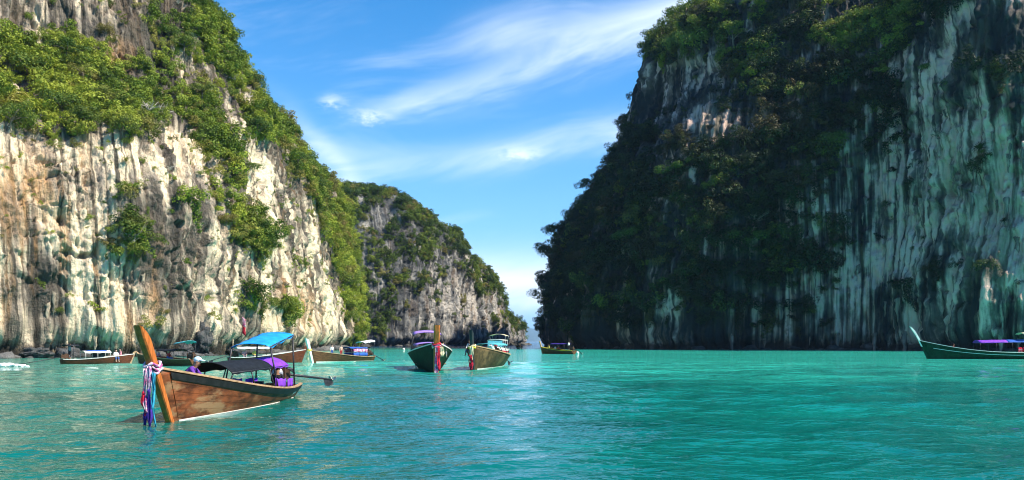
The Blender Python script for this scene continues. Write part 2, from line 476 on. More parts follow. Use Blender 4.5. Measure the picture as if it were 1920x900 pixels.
VEG_L = [(55,150,110,75),(170,165,110,70),(120,95,140,40,.8),(235,235,45,55),(50,225,80,28,.9),(165,215,90,45),(320,95,45,45,.85),(405,40,40,60,.85),(440,140,55,60,.9),(385,205,35,45,.9),(300,190,50,50,.6),
 (480,170,35,80,.85),(440,75,35,50,.85),(500,120,30,50),(530,230,28,50),(488,255,28,18,1),(565,310,35,35),(595,350,35,40),(620,410,28,45),(635,470,20,40),(395,275,30,50),(430,335,28,60),(465,440,35,40,.9),(440,410,20,40,.8),
 (255,440,45,50,.62),(245,385,35,25,.5),(345,400,12,35,.6),(348,515,20,22,.6),(8,470,10,35,.8),(30,590,20,18,.5),(652,545,22,45,.9),(660,610,14,40,.8),(505,590,25,35,.7),(470,565,22,40,.6),
 (548,500,16,12,.7),(405,600,22,18,.6),(310,615,30,22,.55),(255,645,20,14,.6),(205,35,35,30,.7),(290,25,40,30,.8),(355,20,30,30,.7),(600,420,20,30,.6),(400,360,18,60,.5),(560,360,14,20,.4),(70,300,14,18,.45),(190,120,30,20,.6),
 (225,110,26,34,-.8),(80,10,130,30,-.9),(440,205,18,40,-.5),(330,300,50,45,-.9)]
PALE_L = [(95,420,105,150,1),(180,500,45,130,1),(30,350,60,100,.9),(330,300,45,60,.9),(340,330,60,50,.6),(30,610,120,60,.8),(170,600,50,70,.9),(540,560,60,80,.85),(590,600,50,50,.9),(480,400,60,90,.4),(410,520,40,90,.45),(600,480,30,60,.6),(300,560,60,60,.4),(510,470,50,40,.6),
 (105,560,24,60,-.9),(60,520,26,50,-.5),(370,640,35,40,-.8)]
STAIN_L = [(15,380,14,60,.7),(40,420,10,60,.7),(285,570,14,30,.8),(240,610,20,30,.6),(220,110,26,30,.6),(60,330,40,60,.4),(545,570,40,50,.4)]
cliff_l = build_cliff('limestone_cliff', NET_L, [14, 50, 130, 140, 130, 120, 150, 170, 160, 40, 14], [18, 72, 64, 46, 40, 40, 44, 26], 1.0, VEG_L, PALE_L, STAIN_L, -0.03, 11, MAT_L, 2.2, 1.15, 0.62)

NET_M = [
 lv(-3, [(-180,395),(-100,376),(-60,366),(-34,392),(-12,430),(0,470),(3,500),(-14,530),(-70,560),(-140,570)]),
 [(-180,395,12),(-100,376,12),(-60,366,12),(-34,392,11),(-12,430,9),(0,470,7),(3,500,6),(-14,530,7),(-70,560,8),(-140,570,8)],
 [(-180,397,34),(-100,378,34),(-61,369,33),(-36,396,29),(-14.5,434,20),(-2,473,12.5),(2,501,9),(-15,528,12),(-70,556,16),(-140,566,16)],
 [(-180,400,54),(-100,382,54),(-63,375,52),(-38,402,49),(-16,438,35),(-4,476,18.5),(1,502,12),(-16,526,18),(-70,552,26),(-140,562,26)],
 [(-180,410,70),(-104,394,70),(-70,387,68),(-45,411,64),(-21,444,46),(-8.5,480,24),(-2,504,14.5),(-20,522,24),(-72,545,36),(-140,555,36)],
 [(-180,440,76),(-112,425,76),(-84,418,74),(-62,432,66),(-40,456,50),(-24,484,29),(-12,504,18),(-30,516,30),(-76,530,44),(-140,540,44)],
]
VEG_M = [(690,370,60,30),(745,395,40,40),(690,470,35,60,.95),(730,520,50,60,.85),(700,580,35,60,.9),(790,430,35,30),(845,465,40,22),(890,500,35,20),(925,535,28,22),(955,570,25,25),(968,605,14,25,.8),(800,500,60,40,.6),(760,450,40,40,.8),(870,560,60,60,.35),(940,600,20,25,.5),(800,590,50,40,.35),(660,430,30,60,.8),
 (720,400,22,24,-.6),(860,600,50,30,-.5),(825,470,16,40,-.4)]
PALE_M = [(905,590,50,50,.7),(950,620,25,30,.85),(860,560,50,60,.4),(800,600,50,40,.25)]
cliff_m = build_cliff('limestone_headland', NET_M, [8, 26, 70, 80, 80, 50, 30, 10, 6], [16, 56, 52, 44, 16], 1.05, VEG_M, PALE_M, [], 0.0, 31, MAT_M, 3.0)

NET_R = [
 lv(-3, [(110,470),(48,410),(17,352),(14.5,305),(22,257),(47,225),(73,215),(93,205),(106,182),(132,173),(200,172),(320,190)]),
 lv(10, [(110,470),(48,410),(17,352),(14.2,305),(21.5,257),(46.5,224.5),(73,214.5),(93,204.5),(105,181),(131,172),(200,171),(320,189)]),
 lv(34, [(112,470),(50,410),(23,351),(19.5,306),(26,261),(47,228),(73.5,218),(95,207),(109,184),(134,174.5),(200,173),(320,191)]),
 lv(48, [(113,470),(53,409),(31,350),(27,307),(32,268),(48,232),(74,221),(95.5,208.5),(109,184.5),(134,175),(200,174),(320,192)]),
 lv(62, [(115,470),(58,408),(40,349),(37,308),(40,275),(50,238),(75,224),(96,210.5),(109,185.5),(135,176),(200,175),(320,193)]),
 lv(79, [(118,470),(64,406),(49,347),(46,311),(47,285),(57,252),(77,229),(98,215),(111,189),(138,179),(200,178),(320,196)]),
 [(120,470,96),(67,405,95),(53,346,97),(49,313,97),(49,288,97),(60,257,97),(79,233,97),(101,225,92),(114,194,90),(141,184,90),(200,182,90),(320,198,88)],
 [(124,468,103),(74,402,103),(60,344,106),(56,317,107),(57,296,108),(69,268,109),(83,240,111),(106,236,100),(119,202,96),(146,192,96),(200,190,96),(320,206,94)],
 [(140,460,106),(100,398,106),(88,350,121),(80,331,123),(80,313,123),(88,293,123),(100,272,121),(118,256,104),(132,225,98),(156,214,98),(200,212,98),(320,226,96)],
 [(200,440,90),(180,400,90),(170,370,90),(165,350,90),(160,335,90),(160,320,90),(160,305,90),(165,295,90),(172,280,90),(182,270,90),(210,262,90),(320,270,90)],
]
VEG_R = [(1100,480,80,120),(1200,400,110,130),(1320,420,130,160),(1440,380,120,220),(1480,150,70,160),(1560,120,60,110),(1620,90,60,70),(1690,40,50,60),(1300,60,110,40),(1390,110,50,60),(1250,80,40,30),(1060,540,45,60,.8),(1140,320,60,60),(1200,240,40,60,.7),(1490,500,40,110,.6),
 (1400,560,110,60,.75),(1250,570,110,50,.7),(1080,600,60,40,.5),(1550,280,30,100,.7),(1730,130,12,16,.9),(1800,170,22,18,.9),(1880,140,28,20,.8),(1850,300,14,30,.7),(1790,260,10,14,.8),(1660,260,20,30,.8),(1640,470,20,25,.7),(1700,540,30,20,.7),(1900,420,16,20,.6),(1720,330,12,16,.5),(1830,510,80,25,.4),(1800,10,90,25,.6),(1620,210,40,60,.7),(1680,180,30,40,.6),
 (1300,190,70,50,-.95),(1370,230,50,40,-.7),(1230,190,35,50,-.6),(1490,90,25,50,-.5)]
PALE_R = [(1605,450,60,150,.75),(1560,530,40,90,.6),(1650,600,100,40,.5),(1480,600,60,40,.4),(1780,280,110,190,.85),(1850,420,90,130,.8),(1680,420,60,110,.7),(1720,300,50,80,.6),(1900,280,60,200,.7),(1570,470,25,60,.5),(1340,200,60,60,.3),(1280,110,30,20,.8),(1340,290,25,25,.6),(1560,560,40,60,.4),(1810,120,70,60,.5)]
STAIN_R = [(1280,105,25,16,.9),(1330,230,30,40,.5),(1860,360,50,120,.45),(1780,320,15,80,.5)]
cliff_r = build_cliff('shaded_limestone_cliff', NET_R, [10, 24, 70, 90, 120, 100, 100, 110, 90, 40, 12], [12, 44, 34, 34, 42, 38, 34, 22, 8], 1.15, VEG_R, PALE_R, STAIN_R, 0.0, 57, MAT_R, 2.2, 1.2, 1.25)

def far_island():
    xs = np.linspace(-900, 1500, 240)
    ts = np.linspace(0, 1, 14)
    Z = 98 + 26 * fbm2(xs / 420, xs * 0, 4, 3) - (xs - 20) * 0.05
    Z = np.clip(Z, 10, None) * sstep(-900, -500, xs) * (1 - sstep(1000, 1500, xs))
    V = np.zeros((14, 240, 3))
    for i, t in enumerate(ts):
        V[i, :, 0] = xs
        V[i, :, 1] = 5600 + t * 900 + 60 * n2(xs / 130, xs * 0 + t * 3, 8)
        V[i, :, 2] = Z * math.sin(math.pi * min(1, t * 1.15)) ** 0.6 + 9 * n2(xs / 45, xs * 0 + t * 4, 9) * math.sin(math.pi * t) - 3
    V = V * np.array([2.7, 2.7, 2.7])
    me = np_mesh('island', V.reshape(-1, 3), grid_quads(14, 240))
    o = link('island', me, None, M('forested island', (0.05, 0.075, 0.03), 0.95, 0.35, 0.02, bumps=0))
    tag(o, kind='structure')
far_island()


# ------------------------------------------------------------------ vegetation
def leaf_mat(name, dark, mid, lite, dry, attr_type):
    m, t, b, out = new_mat(name)
    if attr_type == 'INSTANCER':
        tint = attr(t, 'tint', 'INSTANCER'); hue = attr(t, 'hue', 'INSTANCER')
    else:
        oi = t.nodes.new('ShaderNodeAttribute'); oi.attribute_type = 'OBJECT'; oi.attribute_name = 'tint'; tint = E(t, oi.outputs['Fac'])
        oi = t.nodes.new('ShaderNodeAttribute'); oi.attribute_type = 'OBJECT'; oi.attribute_name = 'hue'; hue = E(t, oi.outputs['Fac'])
    lf = attr(t, 'leaf')
    k = tint + (lf - 0.5) * 0.45
    c = mix(t, k.step(0.0, 0.5), dark, mid)
    c = mix(t, k.step(0.5, 1.0), c, lite)
    c = mix(t, hue, c, dry)
    lk(t, c, b.inputs['Base Color'])
    b.inputs['Roughness'].default_value = 0.6
    b.inputs['Specular IOR Level'].default_value = 0.25
    tr = t.nodes.new('ShaderNodeBsdfTranslucent'); lk(t, c, tr.inputs[0])
    mx = t.nodes.new('ShaderNodeMixShader'); mx.inputs[0].default_value = 0.27
    t.links.new(b.outputs[0], mx.inputs[1]); t.links.new(tr.outputs[0], mx.inputs[2]); t.links.new(mx.outputs[0], out.inputs[0])
    return m
LEAF_L = leaf_mat('sun-brightened foliage', (0.040, 0.080, 0.012), (0.165, 0.235, 0.024), (0.36, 0.40, 0.045), (0.30, 0.22, 0.07), 'INSTANCER')  # lighter copy of the leaf colours, with sunlight put into them
LEAF_R = leaf_mat('shade-darkened foliage', (0.014, 0.030, 0.012), (0.040, 0.070, 0.020), (0.250, 0.290, 0.045), (0.12, 0.085, 0.035), 'INSTANCER')  # darker copy of the leaf colours, with the right cliff's shade put in
LEAF_T = leaf_mat('tree foliage', (0.026, 0.055, 0.012), (0.075, 0.135, 0.020), (0.190, 0.240, 0.035), (0.24, 0.18, 0.05), 'OBJECT')
BARK = M('grey bark', (0.17, 0.14, 0.11), 0.9, 0.35, 8, bumps=0.4)
PALEBARK = M('bleached dead wood', (0.42, 0.37, 0.31), 0.9, 0.25, 8, bumps=0.3)

def leaves(centres, rads, n, size, seed, up=0.35, squash=0.8, droop=0.0):
    """leaf-sized kites spread through overlapping lobes; returns V, Q, per-vertex leaf shade"""
    r = np.random.default_rng(seed)
    w = np.array([q ** 2 for q in rads]); k = r.choice(len(rads), n, p=w / w.sum())
    d = r.normal(size=(n, 3)); d[:, 2] += up; d /= np.linalg.norm(d, axis=1, keepdims=True)
    rr = r.uniform(0.62, 1.06, n)
    C = np.array(centres)[k] + d * (np.array(rads)[k] * rr)[:, None] * np.array([1, 1, squash])
    C[:, 2] -= droop * (C[:, 0] ** 2 + C[:, 1] ** 2)
    nrm = d + r.normal(size=(n, 3)) * 0.45 + np.array([0, 0, 0.35]); nrm /= np.linalg.norm(nrm, axis=1, keepdims=True)
    t1 = np.cross(nrm, r.normal(size=(n, 3))); t1 /= np.linalg.norm(t1, axis=1, keepdims=True); t2 = np.cross(nrm, t1)
    sz = size * r.uniform(0.6, 1.35, n)
    a = (t1 * sz[:, None]); b = (t2 * (sz * 0.55)[:, None]); bend = nrm * (sz * 0.18)[:, None]
    V = np.stack([C - a - bend, C - b * 0.9 + bend * .3, C + a - bend, C + b * 0.9 + bend * .3], 1).reshape(-1, 3)
    Q = np.arange(4 * n).reshape(-1, 4)
    return V, Q, np.repeat(r.uniform(0, 1, n), 4)
def leaf_mesh(name, V, Q, lf, mat):
    me = np_mesh(name, V, Q, smooth=False); fattr(me, 'leaf', lf); me.materials.append(mat)
    return me

def protos(tagname, mat):
    col = bpy.data.collections.new('foliage pieces ' + tagname)
    def lobes(n, spread, r0, r1, sd, zs=0.7):
        r = np.random.default_rng(sd)
        c = r.normal(size=(n, 3)) * spread * np.array([1, 1, zs]); return [tuple(q) for q in c], list(r.uniform(r0, r1, n))
    shapes = []
    for i in range(3):                                    # 0-2 rounded bush or crown
        c, q = lobes(7, 0.42, 0.32, 0.55, 100 + i); shapes.append(leaves(c, q, 760, 0.080, 200 + i))
    c, q = lobes(6, 0.5, 0.22, 0.4, 110, 0.35); shapes.append(leaves(c, q, 600, 0.078, 210, 0.5, 0.55))       # 3 flat spreading
    c = [(math.sin(i) * 0.18, math.cos(i * 2.1) * 0.18, 0.25 - 0.32 * i) for i in range(6)]; q = [0.42, 0.38, 0.34, 0.28, 0.22, 0.16]
    shapes.append(leaves(c, q, 600, 0.075, 220, -0.1, 1.1))                                                  # 4 hanging curtain
    c, q = lobes(5, 0.5, 0.18, 0.32, 120, 0.6); shapes.append(leaves(c, q, 260, 0.075, 230))                  # 5 thin scrub
    # 6 rosette of narrow arching blades
    r = np.random.default_rng(9); VV, QQ = [], []
    for i in range(46):
        a = i * 2.4; e = r.uniform(0.1, 1.3); L = r.uniform(0.7, 1.1)
        prev = None
        for k in range(4):
            t_ = k / 3; rr = L * t_; ee = e - 0.9 * t_ * t_
            p = np.array([math.cos(a) * rr * math.cos(ee), math.sin(a) * rr * math.cos(ee), rr * math.sin(ee)])
            sd = np.array([-math.sin(a), math.cos(a), 0]) * 0.055 * (1.05 - t_)
            VV += [p - sd, p + sd]
            if k: n0 = len(VV); QQ.append([n0 - 4, n0 - 3, n0 - 1, n0 - 2])
    shapes.append((np.array(VV), np.array(QQ), r.uniform(0, 1, len(VV))))
    for i, (V, Q, lf) in enumerate(shapes):
        o = bpy.data.objects.new('foliage_%s_%d' % (tagname, i), leaf_mesh('foliage_%s_%d' % (tagname, i), V, Q, lf, mat))
        col.objects.link(o)
    return col
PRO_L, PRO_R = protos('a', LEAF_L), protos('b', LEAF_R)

def scatter_tree(name, col):
    g = bpy.data.node_groups.new(name, 'GeometryNodeTree')
    g.interface.new_socket('Geometry', in_out='INPUT', socket_type='NodeSocketGeometry')
    g.interface.new_socket('Geometry', in_out='OUTPUT', socket_type='NodeSocketGeometry')
    N = g.nodes; i = N.new('NodeGroupInput'); o = N.new('NodeGroupOutput')
    ci = N.new('GeometryNodeCollectionInfo'); ci.inputs[0].default_value = col
    ci.inputs['Separate Children'].default_value = True; ci.inputs['Reset Children'].default_value = True
    ip = N.new('GeometryNodeInstanceOnPoints'); ip.inputs['Pick Instance'].default_value = True
    def na(n, typ):
        q = N.new('GeometryNodeInputNamedAttribute'); q.data_type = typ; q.inputs['Name'].default_value = n; return q.outputs[0]
    er = N.new('FunctionNodeEulerToRotation')
    g.links.new(i.outputs[0], ip.inputs['Points']); g.links.new(ci.outputs[0], ip.inputs['Instance'])
    g.links.new(na('kindex', 'INT'), ip.inputs['Instance Index'])
    g.links.new(na('turn', 'FLOAT_VECTOR'), er.inputs[0]); g.links.new(er.outputs[0], ip.inputs['Rotation'])
    g.links.new(na('size', 'FLOAT_VECTOR'), ip.inputs['Scale'])
    g.links.new(ip.outputs[0], o.inputs[0])
    return g

def twig_proto(col, name, seed, mat=None):
    r = random.Random(seed); mb = MB()
    for i in range(9):
        a = i * 2.4 + r.uniform(-.4, .4); e = r.uniform(.2, 1.25); L = r.uniform(.7, 1.3); p = Vector((0, 0, -.3)); d = Vector((math.cos(a) * math.cos(e), math.sin(a) * math.cos(e), math.sin(e)))
        q = p + d * L * .5 + Vector((r.uniform(-.1, .1), r.uniform(-.1, .1), 0)); mb.tube([p, q, p + d * L + Vector((0, 0, -.15))], [.035, .025, .008], 4)
        for k in range(2):
            f = q + Vector((r.uniform(-.45, .45), r.uniform(-.45, .45), r.uniform(0, .4))); mb.tube([q, f], [.018, .006], 4)
    col.objects.link(bpy.data.objects.new(name, mb.mesh(name, mat or PALEBARK)))
def vegetate(c, name, col, count, smin, smax, label, cat, tint_spots, dry_spots, tint0, seed, wild=1.0, thr=0.4, xr=(-120, 2040), yr=(-160, 680)):
    r = np.random.default_rng(seed)
    V = c.V.reshape(-1, 3); Q = c.Q; N = c.N.reshape(-1, 3)
    P = V[Q].mean(1); n = N[Q].mean(1)
    area = 0.5 * np.linalg.norm(np.cross(V[Q[:, 2]] - V[Q[:, 0]], V[Q[:, 3]] - V[Q[:, 1]]), axis=1)
    X, Y = survey(P)
    vg = c.veg.reshape(-1)[Q].mean(1)
    ledge = np.clip(n[:, 2], 0, 1)
    w = np.clip(vg - thr, 0, 1) + 0.35 * ledge ** 2 * (vg > 0.03) + 0.012 * wild * (ledge > 0.35)
    face = -(n[:, 0] * P[:, 0] + n[:, 1] * P[:, 1]) / np.hypot(P[:, 0], P[:, 1])
    w *= area * (X > xr[0]) * (X < xr[1]) * (Y > yr[0]) * (Y < yr[1]) * (P[:, 2] > 3.0) * (face > -0.25)
    idx = r.choice(len(Q), count, p=w / w.sum())
    P = P[idx] + r.normal(size=(count, 3)) * 0.25; n = n[idx]; X, Y, vg = X[idx], Y[idx], vg[idx]
    sc = r.uniform(0, 1, count) ** 1.6 * (smax - smin) + smin
    sc *= 0.45 + 0.6 * np.clip(vg * 1.3, 0, 1)
    P = P + n * (sc * 0.30)[:, None]; P[:, 2] += sc * 0.12
    kind = r.choice(8, count, p=[.18, .17, .16, .16, .11, .12, .07, .03])
    kind = np.where((n[:, 2] < -0.1) & (r.uniform(size=count) < .6), 4, kind)
    me = bpy.data.meshes.new(name); me.vertices.add(count); me.vertices.foreach_set('co', P.astype(np.float32).ravel())
    a = me.attributes.new('kindex', 'INT', 'POINT'); a.data.foreach_set('value', kind.astype(np.int32))
    sv = sc[:, None] * r.uniform(0.8, 1.25, (count, 3)) * np.array([1, 1, 0.95])
    a = me.attributes.new('size', 'FLOAT_VECTOR', 'POINT'); a.data.foreach_set('vector', sv.astype(np.float32).ravel())
    ro = np.stack([r.normal(0, .22, count) - n[:, 1] * 0.25, r.normal(0, .22, count) + n[:, 0] * 0.25, r.uniform(0, 6.28, count)], -1)
    a = me.attributes.new('turn', 'FLOAT_VECTOR', 'POINT'); a.data.foreach_set('vector', ro.astype(np.float32).ravel())
    patch = fbm3(P[:, 0] / 7, P[:, 1] / 7, P[:, 2] / 7, 2, seed)
    tint = np.clip(tint0 + 0.5 * patch + r.normal(0, .22, count) + 0.4 * spots(X, Y, tint_spots), 0, 1)
    fattr(me, 'tint', tint)
    hue = np.clip((r.uniform(size=count) < 0.05) * 0.6 + 0.55 * sstep(0.25, 0.6, fbm3(P[:, 0] / 11, P[:, 1] / 11, P[:, 2] / 11, 2, seed + 5)) + 0.7 * spots(X, Y, dry_spots) * r.uniform(0.2, 1, count), 0, 0.85)
    fattr(me, 'hue', hue)
    o = link(name, me); md = o.modifiers.new('scatter', 'NODES'); md.node_group = scatter_tree(name, col)
    tag(o, label, cat, None, 'stuff')
    return o
# ------------------------------------------------------------------ single trees
class MB:
    """collects vertices and faces for one mesh object"""
    def __init__(s): s.v, s.f, s.m = [], [], []
    def add(s, vs, fs, mi=0):
        o = len(s.v); s.v += [tuple(q) for q in vs]; s.f += [tuple(i + o for i in f) for f in fs]; s.m += [mi] * len(fs); return s
    def box(s, c, d, mi=0, R=None):
        c = Vector(c); vs = []
        for x in (-.5, .5):
            for y in (-.5, .5):
                for z in (-.5, .5):
                    p = Vector((x * d[0], y * d[1], z * d[2])); vs.append(c + (R @ p if R is not None else p))
        return s.add(vs, [(0,1,3,2),(4,6,7,5),(0,4,5,1),(2,3,7,6),(0,2,6,4),(1,5,7,3)], mi)
    def tube(s, path, rads, n=8, mi=0, cap=True):
        path = [Vector(p) for p in path]
        if isinstance(rads, (int, float)): rads = [rads] * len(path)
        vs = []; up = Vector((0.13, 0.31, 0.94))
        for i, p in enumerate(path):
            t = (path[min(i + 1, len(path) - 1)] - path[max(i - 1, 0)]).normalized()
            a = t.cross(up)
            if a.length < 1e-3: a = t.cross(Vector((1, 0, 0)))
            a.normalize(); b = a.cross(t).normalized()
            for k in range(n):
                q = 2 * math.pi * k / n; vs.append(p + (a * math.cos(q) + b * math.sin(q)) * rads[i])
        fs = [(i*n+k, i*n+(k+1) % n, (i+1)*n+(k+1) % n, (i+1)*n+k) for i in range(len(path)-1) for k in range(n)]
        if cap: fs += [tuple(range(n))[::-1], tuple(range((len(path)-1)*n, len(path)*n))]
        return s.add(vs, fs, mi)
    def bar(s, path, w, h, mi=0, side=None):
        """rectangular section swept along a path (w across, h up)"""
        path = [Vector(p) for p in path]; vs = []
        for i, p in enumerate(path):
            t = (path[min(i + 1, len(path) - 1)] - path[max(i - 1, 0)]).normalized()
            a = t.cross(Vector((0, 0, 1))).normalized() if side is None else Vector(side)
            b = a.cross(t).normalized()
            ww = w[i] if isinstance(w, (list, tuple)) else w; hh = h[i] if isinstance(h, (list, tuple)) else h
            vs += [p - a*ww/2 - b*hh/2, p + a*ww/2 - b*hh/2, p + a*ww/2 + b*hh/2, p - a*ww/2 + b*hh/2]
        n = len(path)
        fs = [(i*4+k, i*4+(k+1) % 4, (i+1)*4+(k+1) % 4, (i+1)*4+k) for i in range(n-1) for k in range(4)] + [(3,2,1,0), ((n-1)*4, (n-1)*4+1, (n-1)*4+2, (n-1)*4+3)]
        return s.add(vs, fs, mi)
    def sheet(s, rows, thick=0.0, mi=0):
        """a grid of points given as rows; thickened along its normals"""
        R = np.array([[tuple(p) for p in r] for r in rows], float); nr, nc = R.shape[:2]
        if thick:
            N = np.cross(np.gradient(R, axis=1), np.gradient(R, axis=0)); N /= np.linalg.norm(N, axis=-1, keepdims=True) + 1e-9
            A = (R + N * thick / 2).reshape(-1, 3); B = (R - N * thick / 2).reshape(-1, 3)
            q = grid_quads(nr, nc); k = nr * nc
            fs = [tuple(f) for f in q] + [tuple(f[::-1] + k) for f in q]
            bd = [(0, j) for j in range(nc)] + [(i, nc-1) for i in range(1, nr)] + [(nr-1, j) for j in range(nc-2, -1, -1)] + [(i, 0) for i in range(nr-2, 0, -1)]
            bi = [i * nc + j for i, j in bd]
            fs += [(bi[i], bi[(i+1) % len(bi)], bi[(i+1) % len(bi)] + k, bi[i] + k)[::-1] for i in range(len(bi))]
            return s.add(np.concatenate([A, B]), fs, mi)
        return s.add(R.reshape(-1, 3), [tuple(f) for f in grid_quads(nr, nc)], mi)
    def ball(s, c, r, n=8, m=6, mi=0):
        c = Vector(c); r = (r, r, r) if isinstance(r, (int, float)) else r
        vs = [c + Vector((math.sin(math.pi*i/m)*math.cos(2*math.pi*j/n)*r[0], math.sin(math.pi*i/m)*math.sin(2*math.pi*j/n)*r[1], math.cos(math.pi*i/m)*r[2])) for i in range(m+1) for j in range(n)]
        return s.add(vs, [tuple(q[::-1]) for q in grid_quads(m+1, n, wrap=True)], mi)
    def mesh(s, name, mats, smooth=False):
        me = bpy.data.meshes.new(name); me.from_pydata(s.v, [], s.f)
        for m in (mats if isinstance(mats, (list, tuple)) else [mats]): me.materials.append(m)
        me.polygons.foreach_set('material_index', s.m)
        if smooth: me.polygons.foreach_set('use_smooth', [True] * len(me.polygons))
        bm = bmesh.new(); bm.from_mesh(me); bmesh.ops.recalc_face_normals(bm, faces=bm.faces); bm.to_mesh(me); bm.free()
        return me
    def build(s, name, mat, parent=None, smooth=False):
        return link(name, s.mesh(name, mat, smooth), parent)

twig_proto(PRO_L, 'foliage_a_7', 3); twig_proto(PRO_R, 'foliage_b_7', 4, BARK)
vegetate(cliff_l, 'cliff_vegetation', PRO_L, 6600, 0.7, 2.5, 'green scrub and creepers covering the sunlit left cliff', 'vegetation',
  [(60,190,110,90),(430,150,60,90,.6),(150,100,60,40,.5),(640,560,30,70,.9),(430,370,30,60,.4),(225,245,50,40,.5),(640,400,30,60,.5)],
  [(205,60,30,40,.8),(260,470,50,50,.45),(320,610,60,30,.6),(150,150,30,16,.5),(190,250,60,20,.4),(500,600,40,40,.5),(455,430,20,20,.6),(640,300,0.1,0.1)], 0.45, 5, wild=6.0, thr=0.54)
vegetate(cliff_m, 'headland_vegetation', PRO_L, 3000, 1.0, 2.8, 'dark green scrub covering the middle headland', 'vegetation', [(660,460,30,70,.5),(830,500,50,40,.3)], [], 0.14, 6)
vegetate(cliff_r, 'shaded_cliff_vegetation', PRO_R, 8500, 1.1, 3.8, 'dark forest covering the shaded right cliff', 'vegetation', [(1640,60,80,60,1.6),(1350,100,90,60,1.4),(1260,60,60,40,1.2),(1230,430,80,60,.3)], [(1560,300,60,140,.4)], 0.22, 8)  # strong tint spots paint sunlight onto the leaves along the top
vegetate(cliff_r, 'summit_vegetation', PRO_L, 420, 1.2, 3.4, 'scrub painted sunlit yellow green on the summit left of the shaded cliff', 'vegetation', [], [], 0.62, 18, xr=(1200, 1440), yr=(-120, 150))  # brighter leaf copy paints the sunlit patch on the summit
vegetate(cliff_r, 'ledge_vegetation', PRO_L, 240, 1.2, 3.4, 'scrub painted sunlit yellow on the high ledge above the streaked wall', 'vegetation', [], [], 0.8, 19, xr=(1540, 1740), yr=(-120, 105))  # brighter leaf copy and high tint paint sunlight on the ledge

def tree_proto(kind, seed):
    r = random.Random(seed); t = MB(); C, R = [], []
    H = {'round': 0.9, 'umbrella': 1.3, 'lean': 1.1, 'palm': 1.2}[kind]
    lean = Vector((r.uniform(-.2, .2), r.uniform(-.2, .2), 0)) if kind != 'lean' else Vector((0.75, -0.25, 0))
    top = Vector((0, 0, H)) + lean
    t.tube([(0,0,-.35), (0,0,.1), Vector((0,0,H*.5)) + lean*.35, top], [.085, .07, .05, .03], 7)
    nl = 7 if kind != 'palm' else 0
    for i in range(nl):
        a = i * 2.4 + r.uniform(-.4, .4); z0 = r.uniform(.45, .85)
        b = Vector((0,0,H*z0)) + lean*z0*.7; L = r.uniform(.45, .85) * (1.25 if kind == 'umbrella' else 1)
        e = b + Vector((math.cos(a)*L, math.sin(a)*L, r.uniform(.1, .55) * (0.6 if kind == 'umbrella' else 1)))
        t.tube([b, (b+e)/2 + Vector((0,0,.06)), e], [.032, .022, .01], 5)
        C.append(tuple(e)); R.append(r.uniform(.28, .45))
        if r.random() < .8: C.append(tuple((b+e)/2 + Vector((r.uniform(-.2,.2), r.uniform(-.2,.2), .2)))); R.append(r.uniform(.25, .4))
    if kind == 'palm':
        rn = np.random.default_rng(seed); VV, QQ = [], []
        for i in range(26):
            a = i * 2.4; e = rn.uniform(-.1, 1.2); L = rn.uniform(.8, 1.1)
            for k in range(9):
                q = k / 8; rr = L * q; ee = e - 1.3 * q * q
                p = np.array(top) + np.array([math.cos(a)*rr*math.cos(ee), math.sin(a)*rr*math.cos(ee), rr*math.sin(ee)])
                sd = np.array([-math.sin(a), math.cos(a), -.35]) * .16 * math.sin(math.pi * (q*.85 + .12)); dn = np.array([-math.sin(a), math.cos(a), .35]) * -.16 * math.sin(math.pi * (q*.85 + .12))
                VV += [p, p + sd, p + dn]
                if k: n0 = len(VV); QQ += [[n0-6, n0-5, n0-2, n0-3], [n0-4, n0-6, n0-3, n0-1]]
        crown = (np.array(VV), np.array(QQ), rn.uniform(0, 1, len(VV)))
    else:
        C.append(tuple(top)); R.append(.42)
        crown = leaves(C, R, 2100, 0.050, seed, .4, .55 if kind == 'umbrella' else .8)
    return t.mesh('trunk', BARK, True), leaf_mesh('crown', *crown, LEAF_T)
PROTO = {k: [tree_proto(k, sd + i) for i in range(3)] for k, sd in (('round', 40), ('umbrella', 50), ('lean', 60), ('palm', 70))}

def on_cliff(c, X, Y, tol=7):
    d = np.hypot(c.X - X, c.Y - Y); y = np.where(d < tol, c.V[..., 1], 1e9)
    if y.min() > 1e8: y = np.where(d < d.min() + 4, c.V[..., 1], 1e9)
    i = np.unravel_index(np.argmin(y), y.shape)
    return Vector(c.V[i]), Vector(c.N[i])
def tree(c, X, Y, kind, size, tint, hue, name, label, group, lean=None):
    p, n = on_cliff(c, X, Y)
    k = int(X * 7 + Y) % 3
    o = empty(name, p - n * 0.25, 0, label, 'tree', group)
    rz = math.atan2(n.y, n.x) if kind == 'lean' else (X * 1.7 + Y * 0.9) % 6.28
    if kind == 'lean': rz += 0.32
    if lean is not None: rz = lean
    o.rotation_euler = (0, 0, rz); size *= .88 if group == GL else 1.0; o.scale = (size, size, size)
    tm, cm = PROTO[kind][k]
    link('trunk', tm, o); cr = link('crown', cm, o); cr['tint'] = tint; cr['hue'] = hue
    return o
GL, GR, GM = 'trees on the sunlit left cliff', 'trees on the shaded right cliff', 'trees on the middle headland'
